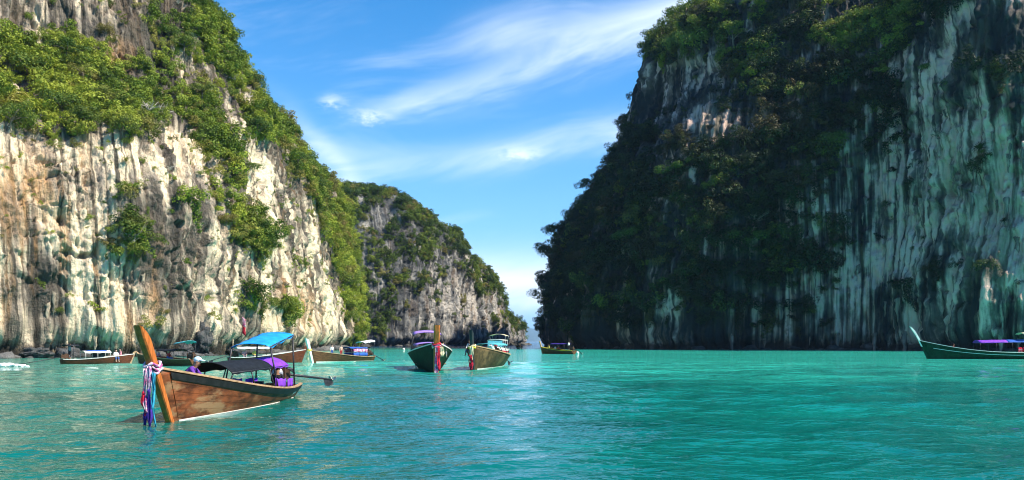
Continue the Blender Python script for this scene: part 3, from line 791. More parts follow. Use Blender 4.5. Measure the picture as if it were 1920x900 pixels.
for a in (
 (45, 165, 'round', 4.6, .72, 0, 'broadleaf_tree', 'largest bright green tree on the left cliff, by the picture edge'),
 (110, 215, 'round', 3.4, .62, 0, 'broadleaf_tree', 'bright green tree at the lip above the pale wall, right of the largest'),
 (20, 240, 'lean', 3.0, .66, 0, 'broadleaf_tree', 'green tree leaning over the pale wall at the left picture edge'),
 (125, 120, 'umbrella', 3.2, .4, 0, 'broadleaf_tree', 'flat topped green tree under the upper grey rock face, left cliff'),
 (155, 155, 'umbrella', 2.3, .95, .55, 'broadleaf_tree', 'yellow leaved tree in the middle of the left forest band'),
 (200, 200, 'round', 2.9, .9, .25, 'broadleaf_tree', 'yellow green tree right of the yellow one in the forest band'),
 (235, 265, 'lean', 2.7, .6, .2, 'broadleaf_tree', 'olive tree hanging at the lowest right tip of the forest band'),
 (165, 240, 'lean', 2.6, .5, .1, 'broadleaf_tree', 'green tree leaning over the middle of the pale left wall'),
 (205, 75, 'round', 2.1, .7, .75, 'broadleaf_tree', 'rusty brown tree beside the bare rock below the left summit'),
 (320, 75, 'round', 2.8, .62, 0, 'broadleaf_tree', 'rounded green tree high on the left cliff under the grey pinnacle'),
 (345, 105, 'umbrella', 3.0, .7, .05, 'broadleaf_tree', 'light green spreading tree right of the rounded one, upper left cliff'),
 (385, 60, 'round', 2.6, .85, .05, 'broadleaf_tree', 'pale yellow green tree just inside the left cliff skyline'),
 (385, 190, 'umbrella', 2.8, .75, .15, 'broadleaf_tree', 'yellowish spreading tree in the middle of the left cliff shoulder'),
 (400, 270, 'round', 2.6, .7, 0, 'broadleaf_tree', 'bright tree at the foot of the left shoulder above white streaks'),
 (488, 262, 'round', 3.6, .5, 0, 'broadleaf_tree', 'lone round green tree on bare grey rock near the left skyline'),
 (465, 335, 'umbrella', 2.6, .7, 0, 'broadleaf_tree', 'green tree on the ledge below the lone round tree'),
 (462, 445, 'round', 3.0, .55, .1, 'broadleaf_tree', 'green tree halfway down the left cliff beside a rusty bush'),
 (432, 425, 'round', 2.0, .6, .7, 'broadleaf_tree', 'rusty orange bush halfway down the left cliff'),
 (560, 320, 'umbrella', 3.8, .5, 0, 'broadleaf_tree', 'large tree on the left skyline where the slope steepens'),
 (600, 365, 'umbrella', 3.8, .55, 0, 'broadleaf_tree', 'tree on the lower end of the left cliff skyline'),
 (505, 150, 'round', 3.2, .4, 0, 'broadleaf_tree', 'dark tree on the left skyline at its outward corner'),
 (455, 75, 'round', 3.0, .45, 0, 'broadleaf_tree', 'tree on the left skyline near the top of the picture'),
 (650, 540, 'lean', 4.0, .8, 0, 'broadleaf_tree', 'bright green tree hanging at the right edge of the left cliff'),
 (655, 610, 'lean', 3.2, .85, .05, 'broadleaf_tree', 'yellow green tree low at the right edge of the left cliff'),
 (265, 450, 'round', 2.7, .55, .25, 'broadleaf_tree', 'olive tree in the scrub patch beside the pale left wall'),
 (115, 590, 'lean', 1.0, .6, .2, 'broadleaf_tree', 'small shrub growing low on the pale left wall')): tree(cliff_l, *a[:6], a[6], a[7], GL)
for a in (
 (665, 372, 'round', 4.6, .25, 0, 'broadleaf_tree', 'dark tree on the headland skyline beside the left cliff'),
 (715, 368, 'round', 4.2, .3, 0, 'broadleaf_tree', 'tree on the rounded top of the middle headland'),
 (760, 385, 'round', 4.2, .2, 0, 'broadleaf_tree', 'dark tree where the headland top starts to slope down'),
 (810, 430, 'round', 4.0, .25, 0, 'broadleaf_tree', 'tree on the upper slope of the headland skyline'),
 (875, 480, 'round', 4.0, .2, 0, 'broadleaf_tree', 'tree halfway down the headland skyline'),
 (925, 530, 'round', 3.6, .2, 0, 'broadleaf_tree', 'tree low on the headland skyline above the last pale rock'),
 (745, 608, 'umbrella', 3.0, .8, .1, 'broadleaf_tree', 'bright green tree low at the foot of the headland')): tree(cliff_m, *a[:6], a[6], a[7], GM)
for a in (  # high tint paints sun into a crown, low tint paints shade
 (1022, 490, 'lean', 6.0, .15, .1, 'broadleaf_tree', 'thin tree reaching out into the sky from the right headland edge', math.pi),
 (1035, 445, 'lean', 5.0, .12, 0, 'broadleaf_tree', 'dark tree leaning from the right headland just above the outermost one', math.pi),
 (1085, 345, 'umbrella', 5.2, .12, 0, 'broadleaf_tree', 'dark tree on the lower slope of the right skyline'),
 (1125, 295, 'round', 5.0, .12, 0, 'broadleaf_tree', 'dark round tree on the middle slope of the right skyline'),
 (1165, 245, 'round', 4.8, .12, 0, 'broadleaf_tree', 'dark tree at the foot of the bare rock on the right skyline'),
 (1235, 88, 'umbrella', 5.6, .45, 0, 'broadleaf_tree', 'flat topped tree at the left corner of the right summit'),
 (1285, 50, 'umbrella', 5.4, .6, 0, 'broadleaf_tree', 'spreading tree lit by the sun on the right summit skyline'),
 (1310, 85, 'umbrella', 4.4, .85, .05, 'broadleaf_tree', 'sunlit tree just above the bare rock face, right cliff'),
 (1375, 95, 'umbrella', 4.6, .9, .05, 'broadleaf_tree', 'bright sunlit tree at the right end of the summit slope'),
 (1690, 35, 'umbrella', 5.4, 1.0, .1, 'broadleaf_tree', 'brightest yellow green tree at the top of the right cliff'),
 (1610, 60, 'umbrella', 4.6, .9, .05, 'broadleaf_tree', 'sunlit tree left of the brightest one, top of right cliff'),
 (1600, 105, 'umbrella', 3.8, .8, .35, 'broadleaf_tree', 'reddish tinged tree below the sunlit trees of the right cliff'),
 (1260, 350, 'umbrella', 5.0, .5, 0, 'broadleaf_tree', 'paler tree in the middle of the dark right forest'),
 (1180, 480, 'umbrella', 5.0, .4, 0, 'broadleaf_tree', 'spreading tree in the left part of the dark right forest'),
 (1400, 480, 'umbrella', 5.0, .4, .05, 'broadleaf_tree', 'spreading tree low in the dark right forest'),
 (1560, 290, 'round', 4.6, .4, .35, 'broadleaf_tree', 'brownish tree at the edge of the streaked right wall'),
 (1730, 138, 'round', 2.2, .7, 0, 'broadleaf_tree', 'small green bush alone on the streaked right wall')):
    tree(cliff_r, *a[:6], a[6], a[7], GR, a[8] if len(a) > 8 else None)


# ------------------------------------------------------------------ long-tail boats
WOOD_FG = M('weathered brown planks', (0.19, 0.054, 0.017), 0.55, 0.65, 1.6, grain=(1, 1, 3), col2=(0.34, 0.19, 0.09), wear=(0.50, 0.64), bumps=0.35)
WOOD_OR = M('orange varnished wood', (0.54, 0.150, 0.030), 0.45, 0.32, 2.6, grain=(4, 4, 0.8), bumps=0.15)
WOOD_BR = M('brown boat wood', (0.13, 0.058, 0.028), 0.7, 0.35, 3.0, grain=(1, 1, 5), bumps=0.25)
WOOD_RED = M('reddish boat wood', (0.13, 0.046, 0.024), 0.7, 0.3, 3.0, grain=(1, 1, 5), bumps=0.25)
WOOD_TAN = M('pale worn timber', (0.42, 0.27, 0.15), 0.65, 0.3, 4.0, grain=(1, 5, 5), bumps=0.25)
GREEN = M('dark green boat paint', (0.008, 0.038, 0.020), 0.7, 0.3, 3.0, col2=(0.03, 0.05, 0.03), wear=(0.6, 0.72), bumps=0.15)
OLIVE = M('olive boat paint', (0.070, 0.050, 0.024), 0.7, 0.35, 2.5, col2=(0.17, 0.11, 0.05), wear=(0.5, 0.65), bumps=0.2)
BLACKP = M('black tar paint', (0.018, 0.016, 0.015), 0.5, 0.4, 5.0, bumps=0.2)
WHITEP = M('white boat paint', (0.74, 0.71, 0.64), 0.5, 0.12, 5.0, col2=(0.45, 0.42, 0.34), wear=(0.6, 0.72), bumps=0.1)
YELLOWP = M('pale yellow boot paint', (0.62, 0.52, 0.16), 0.6, 0.2, 4.0, bumps=0.1)
STEEL = M('dark steel', (0.045, 0.045, 0.05), 0.45, 0.4, 9.0, metal=0.4, bumps=0.2)
GREYM = M('grey galvanised metal', (0.38, 0.38, 0.39), 0.4, 0.25, 9.0, metal=0.5, bumps=0.1)
RUST = M('rusty engine iron', (0.10, 0.055, 0.035), 0.7, 0.5, 12.0, metal=0.3, bumps=0.4)
BRASS = M('brass', (0.55, 0.50, 0.42), 0.3, 0.2, 9.0, metal=0.8, bumps=0.1)
C_BLACK = M('black tarpaulin', (0.014, 0.017, 0.022), 0.75, 0.3, 7.0, bumps=0.4)
C_PURPLE = M('purple tarpaulin', (0.22, 0.055, 0.55), 0.6, 0.25, 5.0, bumps=0.35)
C_LILAC = M('lilac tarpaulin', (0.36, 0.22, 0.60), 0.6, 0.2, 5.0, bumps=0.35)
C_BLUE = M('sky blue tarpaulin', (0.015, 0.30, 0.72), 0.5, 0.22, 4.0, bumps=0.35)
C_NAVY = M('blue canvas', (0.035, 0.11, 0.42), 0.65, 0.2, 5.0, bumps=0.3)
C_TEAL = M('teal canvas', (0.10, 0.42, 0.48), 0.65, 0.2, 5.0, bumps=0.3)
C_WHITE = M('white canvas', (0.78, 0.77, 0.72), 0.7, 0.1, 5.0, bumps=0.3)
C_CREAM = M('cream canvas', (0.72, 0.62, 0.38), 0.7, 0.12, 5.0, bumps=0.3)
C_PINK = M('pink cloth', (0.50, 0.09, 0.24), 0.85, 0.3, 14.0, col2=(0.62, 0.50, 0.54), wear=(0.47, 0.55), bumps=0.3)
C_ROSE = M('white and lilac cloth', (0.60, 0.47, 0.58), 0.85, 0.2, 14.0, col2=(0.36, 0.08, 0.27), wear=(0.52, 0.58), bumps=0.3)
C_RED = M('red cloth', (0.60, 0.025, 0.05), 0.8, 0.25, 9.0, bumps=0.3)
C_INDIGO = M('indigo cloth', (0.05, 0.025, 0.22), 0.85, 0.25, 9.0, bumps=0.3)
C_CYAN = M('turquoise cloth', (0.04, 0.33, 0.48), 0.85, 0.2, 9.0, bumps=0.3)
C_YELLOW = M('yellow cloth', (0.78, 0.56, 0.05), 0.8, 0.2, 12.0, bumps=0.3)
FLOORW = M('dull deck boards', (0.19, 0.13, 0.085), 0.75, 0.35, 4.0, grain=(1, 6, 6), bumps=0.3)
BOATS = 'long-tail boats in the lagoon'

class Hull:
    def __init__(s, L, B, f0, f1, rake=0.55, draft=0.3, p=1.6):
        s.L, s.B, s.f0, s.f1, s.rake, s.draft, s.p = L, B, f0, f1, rake, draft, p
    def half(s, t):
        if t < 0.42: return s.B / 2 * (0.62 + 0.38 * math.sin(math.pi / 2 * t / 0.42))
        return s.B / 2 * max(0.045, max(0.0, math.cos((t - 0.42) / 0.58 * math.pi / 2)) ** 0.85)
    def sheer(s, t): return s.f0 + (s.f1 - s.f0) * max(0, (t - 0.08) / 0.92) ** s.p + 0.10 * max(0, (0.2 - t) / 0.2) ** 2 * s.f0
    def keel(s, t): return -s.draft * (1 - 0.25 * t) + 0.22 * max(0, (0.18 - t) / 0.18)
    def pt(s, t, v, sd, off=0.0):
        """v 0 at keel .. 1 at sheer, sd -1/+1 side, off metres outward"""
        zk, zs = s.keel(t), s.sheer(t); z = zk + (zs - zk) * v
        q = v ** 0.42 * (0.86 + 0.14 * v)
        y = s.half(t) * q
        x = -s.L / 2 + s.L * t + s.rake * max(0, z) * max(0, (t - 0.55) / 0.45) ** 2
        return Vector((x, sd * (y + off * (0.35 + 0.65 * min(1, v * 2))), z - off * 0.2))
    def v_at(s, t, z): return min(1, max(0, (z - s.keel(t)) / (s.sheer(t) - s.keel(t))))

def strip(h, ts, v0, v1, sd, off, thick, name, mat, parent, nv=3):
    """a curved plank lying on the hull skin between two heights (callables of t)"""
    rows = []
    for k in range(nv + 1):
        rows.append([h.pt(t, v0(t) + (v1(t) - v0(t)) * k / nv, sd, off) for t in ts])
    m = MB(); m.sheet(rows, thick); return m.build(name, mat, parent, False)

def canopy(parent, x0, x1, w, z0, z1, arch, mat, posts, floor, name='canopy', mat2=None, xs=None, post_mat=None, sag=0.03, fold=0.05, r=0.022, base=None):
    """an arched cloth roof on thin posts; z0 at x0, z1 at x1"""
    def roof(a, b, mm, nm):
        rows = []; n = 9
        for i in range(n + 1):
            t = i / n; x = a + (b - a) * t; tt = (x - x0) / (x1 - x0); rows.append([])
            for j in range(9):
                q = j / 8 * 2 - 1
                z = z0 + (z1 - z0) * tt + arch * (1 - q * q) - sag * math.sin(math.pi * ((tt * 3) % 1)) - fold * (abs(q) > .9) * (1 + .5 * math.sin(i * 1.9))
                rows[-1].append((x, q * w / 2, z))
        m = MB(); m.sheet(rows, 0.02); return m.build(nm, mm, parent, True)
    if mat2 is not None:
        roof(x0, xs, mat, name); roof(xs, x1, mat2, name)
    else: roof(x0, x1, mat, name)
    for x in posts:
        tt = (x - x0) / (x1 - x0); z = z0 + (z1 - z0) * tt
        for sd in (-1, 1):
            fl = floor(x, sd) if callable(floor) else Vector((x, sd * w / 2 * 0.98, floor))
            m = MB(); m.tube([fl, (x, sd * w / 2 * 0.97, z - 0.02)], r, 6); m.build('canopy_post', post_mat or STEEL, parent, True)
    for sd in (-1, 1):
        m = MB(); m.tube([(x0, sd * w / 2 * .97, z0 - .035), (x1, sd * w / 2 * .97, z1 - .035)], r * .8, 6); m.build('canopy_rail', post_mat or STEEL, parent, True)

def engine(parent, x, z, tail_to, scale=1.0, prop=True):
    """an open car engine on a pivot with its long propeller shaft and steering arm"""
    e = MB(); s_ = scale
    e.box((x, 0, z + .30*s_), (.72*s_, .36*s_, .40*s_)); e.box((x + .05, 0, z + .56*s_), (.55*s_, .24*s_, .16*s_)); e.box((x + .40*s_, 0, z + .32*s_), (.10*s_, .46*s_, .46*s_))
    eo = e.build('engine', RUST, parent)
    for k in range(4):
        m = MB(); m.tube([(x - .22*s_ + .14*s_*k, .16*s_, z + .5*s_), (x - .22*s_ + .14*s_*k, .30*s_, z + .46*s_), (x - .3*s_, .34*s_, z + .3*s_)], .022*s_, 6); m.build('exhaust_pipe', STEEL, eo, True)
    m = MB(); m.tube([(x - .05, -.12*s_, z + .62*s_), (x - .05, -.12*s_, z + .80*s_)], .11*s_, 10); m.build('air_filter', STEEL, eo, True)
    m = MB(); m.tube([(x + .47*s_, 0, z + .33*s_), (x + .52*s_, 0, z + .33*s_)], .19*s_, 12); m.build('flywheel', GREYM, eo, True)
    m = MB(); m.box((x + .1, 0, z + .02), (.16*s_, .16*s_, .3*s_)); m.tube([(x + .1, 0, z - .3*s_), (x + .1, 0, z + .1*s_)], .05*s_, 8); m.build('pivot', STEEL, eo, True)
    m = MB(); m.tube([(x + .2, -.1*s_, z + .55*s_), (x + .9*s_, -.1*s_, z + .85*s_), (x + 1.15*s_, -.1*s_, z + .85*s_)], .022*s_, 6); m.build('steering_arm', STEEL, eo, True)
    a = Vector((x - .35*s_, 0, z + .28*s_)); b = Vector(tail_to)
    m = MB(); m.tube([a, a.lerp(b, .5), b], [.05*s_, .042*s_, .03*s_], 8); sh = m.build('tail_shaft', STEEL, parent, True)
    m = MB(); d = (b - a).normalized(); dn = Vector((0, 0, -1))
    m.sheet([[b - d*.5 + dn*.02, b - d*.25 + dn*.02, b + dn*.02], [b - d*.42 + dn*.26, b - d*.2 + dn*.3, b - d*.02 + dn*.2]], .012); m.build('skeg', STEEL, sh)
    if prop:
        m = MB(); side = d.cross(Vector((0, 0, 1))).normalized(); up = side.cross(d)
        m.tube([b - d*.04, b + d*.1], [.05, .035], 8)
        for k in range(3):
            q = 2 * math.pi * k / 3 + .5; rr = side * math.cos(q) + up * math.sin(q); tt = rr.cross(d)
            m.sheet([[b + rr*.04 - tt*.03, b + rr*.04 + tt*.03 + d*.03], [b + rr*.14 - tt*.07, b + rr*.14 + tt*.07 + d*.05], [b + rr*.23 - tt*.03, b + rr*.23 + tt*.03 + d*.03]], .012)
        m.build('propeller', BRASS, sh)

def longtail(name, label, mid, heading, h, hull_mat, post_mat, rail_mat, boot_mat=None, planks=0, post_top=2.6, post_depth=(.34, .62), post_w=.15, detail=1, band_mat=BLACKP, seats=3, post_curve=0.0, lift=0.0, stem_mat=None):
    """heading: direction the bow points, radians from +X"""
    root = empty(name, (mid[0], mid[1], lift), heading, label, 'boat', BOATS)
    n = 26 if detail else 16
    ts = [i / n for i in range(n + 1)]; nv = 10
    # outer skin, transom, inner skin
    m = MB()
    rows = [[h.pt(t, v / nv, 1) for t in ts] for v in range(nv, 0, -1)] + [[h.pt(t, 0.0, 1) for t in ts]] + [[h.pt(t, v / nv, -1) for t in ts] for v in range(1, nv + 1)]
    m.sheet(rows, 0.045)
    tr = [h.pt(0, v / nv, 1) for v in range(nv, -1, -1)] + [h.pt(0, v / nv, -1) for v in range(1, nv + 1)]
    m.add([p + Vector((-.012, 0, 0)) for p in tr] + [p + Vector((.04, 0, 0)) for p in tr], [tuple(range(len(tr))), tuple(range(len(tr), 2 * len(tr)))[::-1]])
    hull = m.build('hull', hull_mat, root, True)
    if planks:
        for sd in (-1, 1):
            for k in range(planks):
                a, b = k / planks * .86 + .10, (k + 1) / planks * .86 + .10 - .006
                off = .028 + .003 * (k % 2)
                strip(h, ts[:-1], lambda t, a=a: a, lambda t, b=b: b, sd, off, .022, 'plank', hull_mat, hull, 2)
    for sd in (-1, 1):
        m = MB(); m.bar([h.pt(t, 1, sd, .005) + Vector((0, 0, .03)) for t in ts], .11, .055); m.build('gunwale', rail_mat, root, False)
        if band_mat: strip(h, ts[:-1], lambda t: h.v_at(t, h.sheer(t) - .16 - .05 * t), lambda t: .985, sd, .055 if planks else .035, .02, 'rubbing_strake', band_mat, root, 1)
        if boot_mat:
            strip(h, ts[:-1], lambda t: h.v_at(t, -.06), lambda t: h.v_at(t, .075 + .03 * t), sd, .056 if planks else .036, .02, 'boot_stripe', boot_mat, root, 1)
    # stem and prow post
    z_lo = h.keel(1) + .02; path, dep = [], []
    for k in range(13):
        q = k / 12; z = z_lo + (post_top - z_lo) * q
        x = h.L / 2 + h.rake * max(z, 0) * 1.0 - .05 + .10 * min(0, z) + post_curve * max(0, z - h.f1) ** 2
        path.append(Vector((x, 0, z))); dep.append(post_depth[0] + (post_depth[1] - post_depth[0]) * q ** 1.5)
    m = MB(); vs, fs = [], []
    for i, p in enumerate(path):
        w = post_w * (1 + .25 * (i / 12)); d = dep[i]
        tilt = 0.25 * d if i == 12 else 0.0
        vs += [p + Vector((d*.5, -w*.32, tilt)), p + Vector((d*.5, w*.32, tilt)), p + Vector((d*.38, w*.5, tilt*.8)), p + Vector((-d*.5, w*.5, -tilt)), p + Vector((-d*.5, -w*.5, -tilt)), p + Vector((d*.38, -w*.5, tilt*.8))]
    for i in range(12): fs += [(i*6+k, i*6+(k+1) % 6, (i+1)*6+(k+1) % 6, (i+1)*6+k) for k in range(6)]
    fs += [(5,4,3,2,1,0), tuple(72 + k for k in range(6))]
    if stem_mat is None:
        m.add(vs, fs); m.build('prow_post', post_mat, root)
    else:
        cut = max(i for i in range(12) if path[i].z < h.f1 * .78)
        lo = MB(); lo.add(vs[:(cut+1)*6], [f for f in fs if max(f) < (cut+1)*6] + [tuple(cut*6 + k for k in range(6))]); lo.build('stem', stem_mat, root)
        m.add(vs[cut*6:], [tuple(q - cut*6 for q in f) for f in fs if min(f) >= cut*6] + [(5,4,3,2,1,0)]); m.build('prow_post', post_mat, root)
    # decks
    rows = []
    for k in range(7):
        t = .03 + k * .125; z = .16 + .25 * max(0, (t - .5)) ; v = h.v_at(t, z)
        a, b = h.pt(t, v, -1, -.05), h.pt(t, v, 1, -.05); rows.append([a, a.lerp(b, .5), b])
    m = MB(); m.sheet(rows, .03); m.build('deck', FLOORW, root)
    rows = []
    for k in range(5):
        t = .80 + k * .045; v = .90; a, b = h.pt(t, v, -1, -.04), h.pt(t, v, 1, -.04); rows.append([a, a.lerp(b, .5) + Vector((0, 0, .03)), b])
    m = MB(); m.sheet(rows, .03); m.build('fore_deck', FLOORW, root)
    for k in range(seats):
        t = .28 + .44 * k / max(1, seats - 1); z = h.sheer(t) * .55; v = h.v_at(t, z); a, b = h.pt(t, v, -1, -.04), h.pt(t, v, 1, -.04)
        m = MB(); m.bar([a, b], .28, .045, side=(1, 0, 0)); m.build('thwart', WOOD_TAN, root)
    return root

def wrap_cloth(parent, h, z, post_depth, post_w, mats, strips, bulge=.05):
    """bands of cloth tied round a prow post with tails that hang free"""
    def X(z_): return h.L / 2 + h.rake * max(z_, 0) - .05
    for k, mt in enumerate(mats):
        m = MB(); zz = z - .085 * k; pts = []
        for i in range(17):
            q = 2 * math.pi * i / 16; c, s_ = math.cos(q), math.sin(q)
            dx_ = (post_depth / 2 + bulge) * (abs(c) ** .6) * (1 if c > 0 else -1); dy_ = (post_w / 2 + bulge * 1.5) * (abs(s_) ** .6) * (1 if s_ > 0 else -1)
            pts.append((X(zz) + dx_, dy_, zz + .05 * math.sin(q * 3 + k) - .10 * dx_))
        m.tube(pts, [.034 + .012 * math.sin(i * 2.3 + k) for i in range(17)], 7, cap=False); m.build('wrapped_sash', mt, parent, True)
    for (dx_, dy_, z0, L, w, mt, ph) in strips:
        rows = []; n = 14
        for i in range(n + 1):
            t = i / n; zz = z0 - L * t
            cx = X(z) + dx_ + .03 * math.sin(t * 7 + ph) * t; cy = dy_ + .05 * math.sin(t * 5 + ph * 2) * t
            ww = w * (.75 + .35 * math.sin(math.pi * min(1, t * 1.1)) + .12 * math.sin(t * 17 + ph))
            rows.append([(cx - ww * .35 + .02 * math.sin(j * 2 + t * 9 + ph), cy + ww * (j / 4 - .5), zz + .015 * math.sin(j * 3 + ph)) if False else
                         (cx + .045 * math.sin(j * 2.4 + t * 8 + ph), cy + ww * (j / 4 - .5), zz + .02 * math.sin(j * 3 + ph) * t) for j in range(5)])
        m = MB(); m.sheet(rows, .008); m.build('ribbon', mt, parent, True)

def heading_of(stern, bow): return math.atan2(bow[1] - stern[1], bow[0] - stern[0])

# --- the near brown boat
bow_w, stern_w = Vector((-9.05, 22.6)), Vector((-8.75, 32.9))
hd = heading_of(stern_w, bow_w); mid = (bow_w + stern_w) / 2
HF = Hull(10.4, 1.95, .50, 1.52, .66, .32, 2.0)
fg = longtail('longtail_boat', 'large weathered brown long-tail boat with tall orange prow in the foreground', mid, hd, HF, WOOD_FG, WOOD_OR, WOOD_TAN, WHITEP, planks=6, post_top=2.50, post_depth=(.17, .36), post_w=.17, post_curve=.07)
def gun(h): return lambda x, sd: h.pt(min(1, max(0, (x + h.L / 2) / h.L)), .97, sd, -.03)
canopy(fg, 2.6, -3.1, 1.5, 1.30, 1.36, .28, C_BLACK, (2.45, .9, -.9), gun(HF), mat2=C_PURPLE, xs=-1.3)
canopy(fg, -1.2, -4.0, 1.35, 2.04, 2.46, .08, C_BLUE, (-1.25, -3.9), gun(HF), name='stern_awning', r=.03)
for sd in (-1, 1):
    for (x0, x1) in ((-1.2, -2.6), (-2.9, -3.9)):
        rows = [[HF.pt((x + HF.L/2)/HF.L, .97, sd, -.10) + Vector((0, 0, .04 + .30 * k / 3 + .02 * math.sin(x * 9))) for x in np.linspace(x0, x1, 9)] for k in range(4)]
        m = MB(); m.sheet(rows, .02); m.build('side_cloth', C_PURPLE, fg, True)
engine(fg, -4.75, .62, (-7.5, 1.25, .62), 1.15)
m = MB(); m.box((-3.9, .15, .42), (.55, .45, .5)); m.build('fuel_box', BLACKP, fg)
m = MB(); m.tube([(-3.2, -.4, .3), (-3.2, -.4, .75)], .2, 12); m.build('fuel_drum', STEEL, fg, True)
rows = [[HF.pt(t, .62, 1, .062) for t in (.085, .092)], [HF.pt(t, .74, 1, .062) for t in (.085, .092)]]
for k in range(5):
    t0 = .075 + k * .013
    rows = [[HF.pt(t0, .66, sd_, .05), HF.pt(t0 + .008, .66, sd_, .05)] for sd_ in (1,)] + [[HF.pt(t0, .80, 1, .05), HF.pt(t0 + .008, .80, 1, .05)]]
    m = MB(); m.sheet(rows, .006); m.build('painted_letter', WHITEP, fg)
gar = empty('prow_garland', (mid[0], mid[1], 0), hd, 'pink, white, purple and turquoise sashes tied round the orange prow', 'garland')
wrap_cloth(gar, HF, 1.62, .36, .22, (C_ROSE, C_PINK, C_ROSE), [
 (.22, .02, 1.58, 1.16, .10, C_ROSE, .3), (.26, -.05, 1.52, 1.10, .09, C_PINK, 1.2), (.25, .04, 1.0, .98, .09, C_INDIGO, 2.2), (.24, -.04, .85, .75, .11, C_INDIGO, 2.9),
 (.20, .11, 1.42, 1.26, .05, C_CYAN, 3.1), (.18, .14, 1.40, 1.34, .04, C_CYAN, 4.1), (.27, -.10, .95, .62, .06, C_RED, 5.0)], .03)

# --- the other boats
def boat_at(label, X, Y, deg, h, **k):
    p = on_water(X, Y)
    return longtail('longtail_boat', label, (p.x, p.y), rad(deg), h, detail=0, **k)

def mini_garland(boat, h, z, dep, w, mats, strips, label):
    g = empty('prow_garland', boat.location, boat.rotation_euler[2], label, 'garland'); g.scale = boat.scale; wrap_cloth(g, h, z, dep, w, mats, strips, .045); return g

h2 = Hull(10.5, 2.7, .85, 1.65, .30, .3, 1.7)
b2 = boat_at('dark green long-tail boat seen bow-on with tall orange prow post', 807, 692, -81, h2, hull_mat=GREEN, post_mat=WOOD_OR, rail_mat=WHITEP, boot_mat=None, post_top=2.55, post_depth=(.30, .50), post_w=.27, band_mat=None)
b2.scale = (1.25,) * 3
canopy(b2, .6, -3.6, 1.9, 1.55, 1.6, .12, C_LILAC, (.5, -1.5, -3.5), gun(h2)); canopy(b2, -2.8, -4.8, 1.9, 2.25, 2.4, .12, C_LILAC, (-2.9, -4.7), gun(h2), name='stern_awning', r=.03)
engine(b2, -4.6, .65, (-7.6, -.6, .2))
mini_garland(b2, h2, 1.62, .42, .36, (C_RED, C_PINK, C_CREAM), [(.30, .0, 1.5, 1.75, .22, C_PINK, .4), (.33, .08, 1.5, 1.4, .18, C_RED, 1.6), (.2, .28, 1.45, .55, .22, C_CREAM, 2.2)], 'red and pink sashes on the prow of the dark green boat')
h3 = Hull(10.0, 2.5, .78, 1.5, .26, .3, 1.7)
b3 = boat_at('olive long-tail boat seen bow-on with grey prow and red ribbon', 913, 690, -98, h3, hull_mat=OLIVE, post_mat=STEEL, rail_mat=WOOD_TAN, boot_mat=WHITEP, post_top=2.35, post_depth=(.28, .40), post_w=.17, band_mat=None)
b3.scale = (1.25,) * 3
canopy(b3, .4, -3.4, 1.8, 1.5, 1.55, .12, C_TEAL, (.3, -1.6, -3.3), gun(h3))
engine(b3, -4.4, .65, (-7.2, .5, .2))
mini_garland(b3, h3, 1.5, .36, .28, (C_CREAM, C_YELLOW), [(.26, .02, 1.45, .95, .22, C_CREAM, .4), (.28, -.03, .95, .9, .20, C_RED, 1.6), (.3, .04, .8, .7, .12, C_RED, 2.6)], 'white and red ribbon on the prow of the olive boat')
h4 = Hull(7.6, 1.7, .50, 1.05, .35, .25)
b4 = boat_at('reddish long-tail boat with blue and white canopy against the left wall', 182, 682, 46, h4, hull_mat=WOOD_RED, post_mat=WOOD_TAN, rail_mat=WHITEP, post_top=1.35, post_depth=(.22, .3), post_w=.12, band_mat=None)
b4.scale = (.86,) * 3
canopy(b4, 1.3, -1.6, 1.6, 1.32, 1.30, .20, C_WHITE, (1.2, -.2, -1.5), gun(h4), post_mat=WHITEP)
m = MB(); rows = [[(x, q * .5, 1.31 + .20 * (1 - (q * .62) ** 2) + .03) for q in np.linspace(-1, 1, 7)] for x in np.linspace(.9, -1.2, 5)]; m.sheet(rows, .02); m.build('canopy_panel', C_NAVY, b4, True)
canopy(b4, -2.2, -3.5, 1.7, 2.12, 2.12, .10, C_BLACK, (-2.8,), gun(h4), name='stern_awning', r=.05)
engine(b4, -3.5, .55, (-8.6, .2, -.05), 1.0, False)
h5 = Hull(8.2, 1.7, .50, 1.0, .35, .25)
b5 = boat_at('dark long-tail boat with small teal awning, half hidden behind orange prow', 312, 684, 148, h5, hull_mat=WOOD_BR, post_mat=WOOD_TAN, rail_mat=WOOD_TAN, post_top=1.15, post_depth=(.22, .3), post_w=.12, band_mat=None)
canopy(b5, .6, -2.2, 1.5, 1.35, 1.35, .15, C_BLACK, (.5, -2.1), gun(h5)); canopy(b5, -2.0, -3.4, 1.5, 2.0, 2.15, .12, C_TEAL, (-2.1, -3.3), gun(h5), name='stern_awning')
engine(b5, -3.7, .55, (-6.6, .2, .2))
h6 = Hull(7.4, 1.9, .52, 1.3, .35, .25)
b6 = boat_at('reddish long-tail boat behind the stern of the foreground boat', 498, 680, 30, h6, hull_mat=WOOD_RED, post_mat=WOOD_RED, rail_mat=WHITEP, post_top=1.75, post_depth=(.24, .34), post_w=.14, band_mat=None)
canopy(b6, .4, -3.0, 1.6, 1.5, 1.5, .15, C_WHITE, (.3, -1.4, -2.9), gun(h6))
engine(b6, -3.2, .55, (-5.6, .2, .2))
h7 = Hull(8.0, 1.8, .50, 1.25, .28, .25)
b7 = boat_at('brown long-tail boat with white prow and pink and blue side cloth', 643, 678.5, 229, h7, hull_mat=WOOD_BR, post_mat=WHITEP, rail_mat=WOOD_TAN, boot_mat=WHITEP, post_top=2.45, post_depth=(.24, .36), post_w=.22, band_mat=None)
b7.rotation_euler[2] = rad(229)
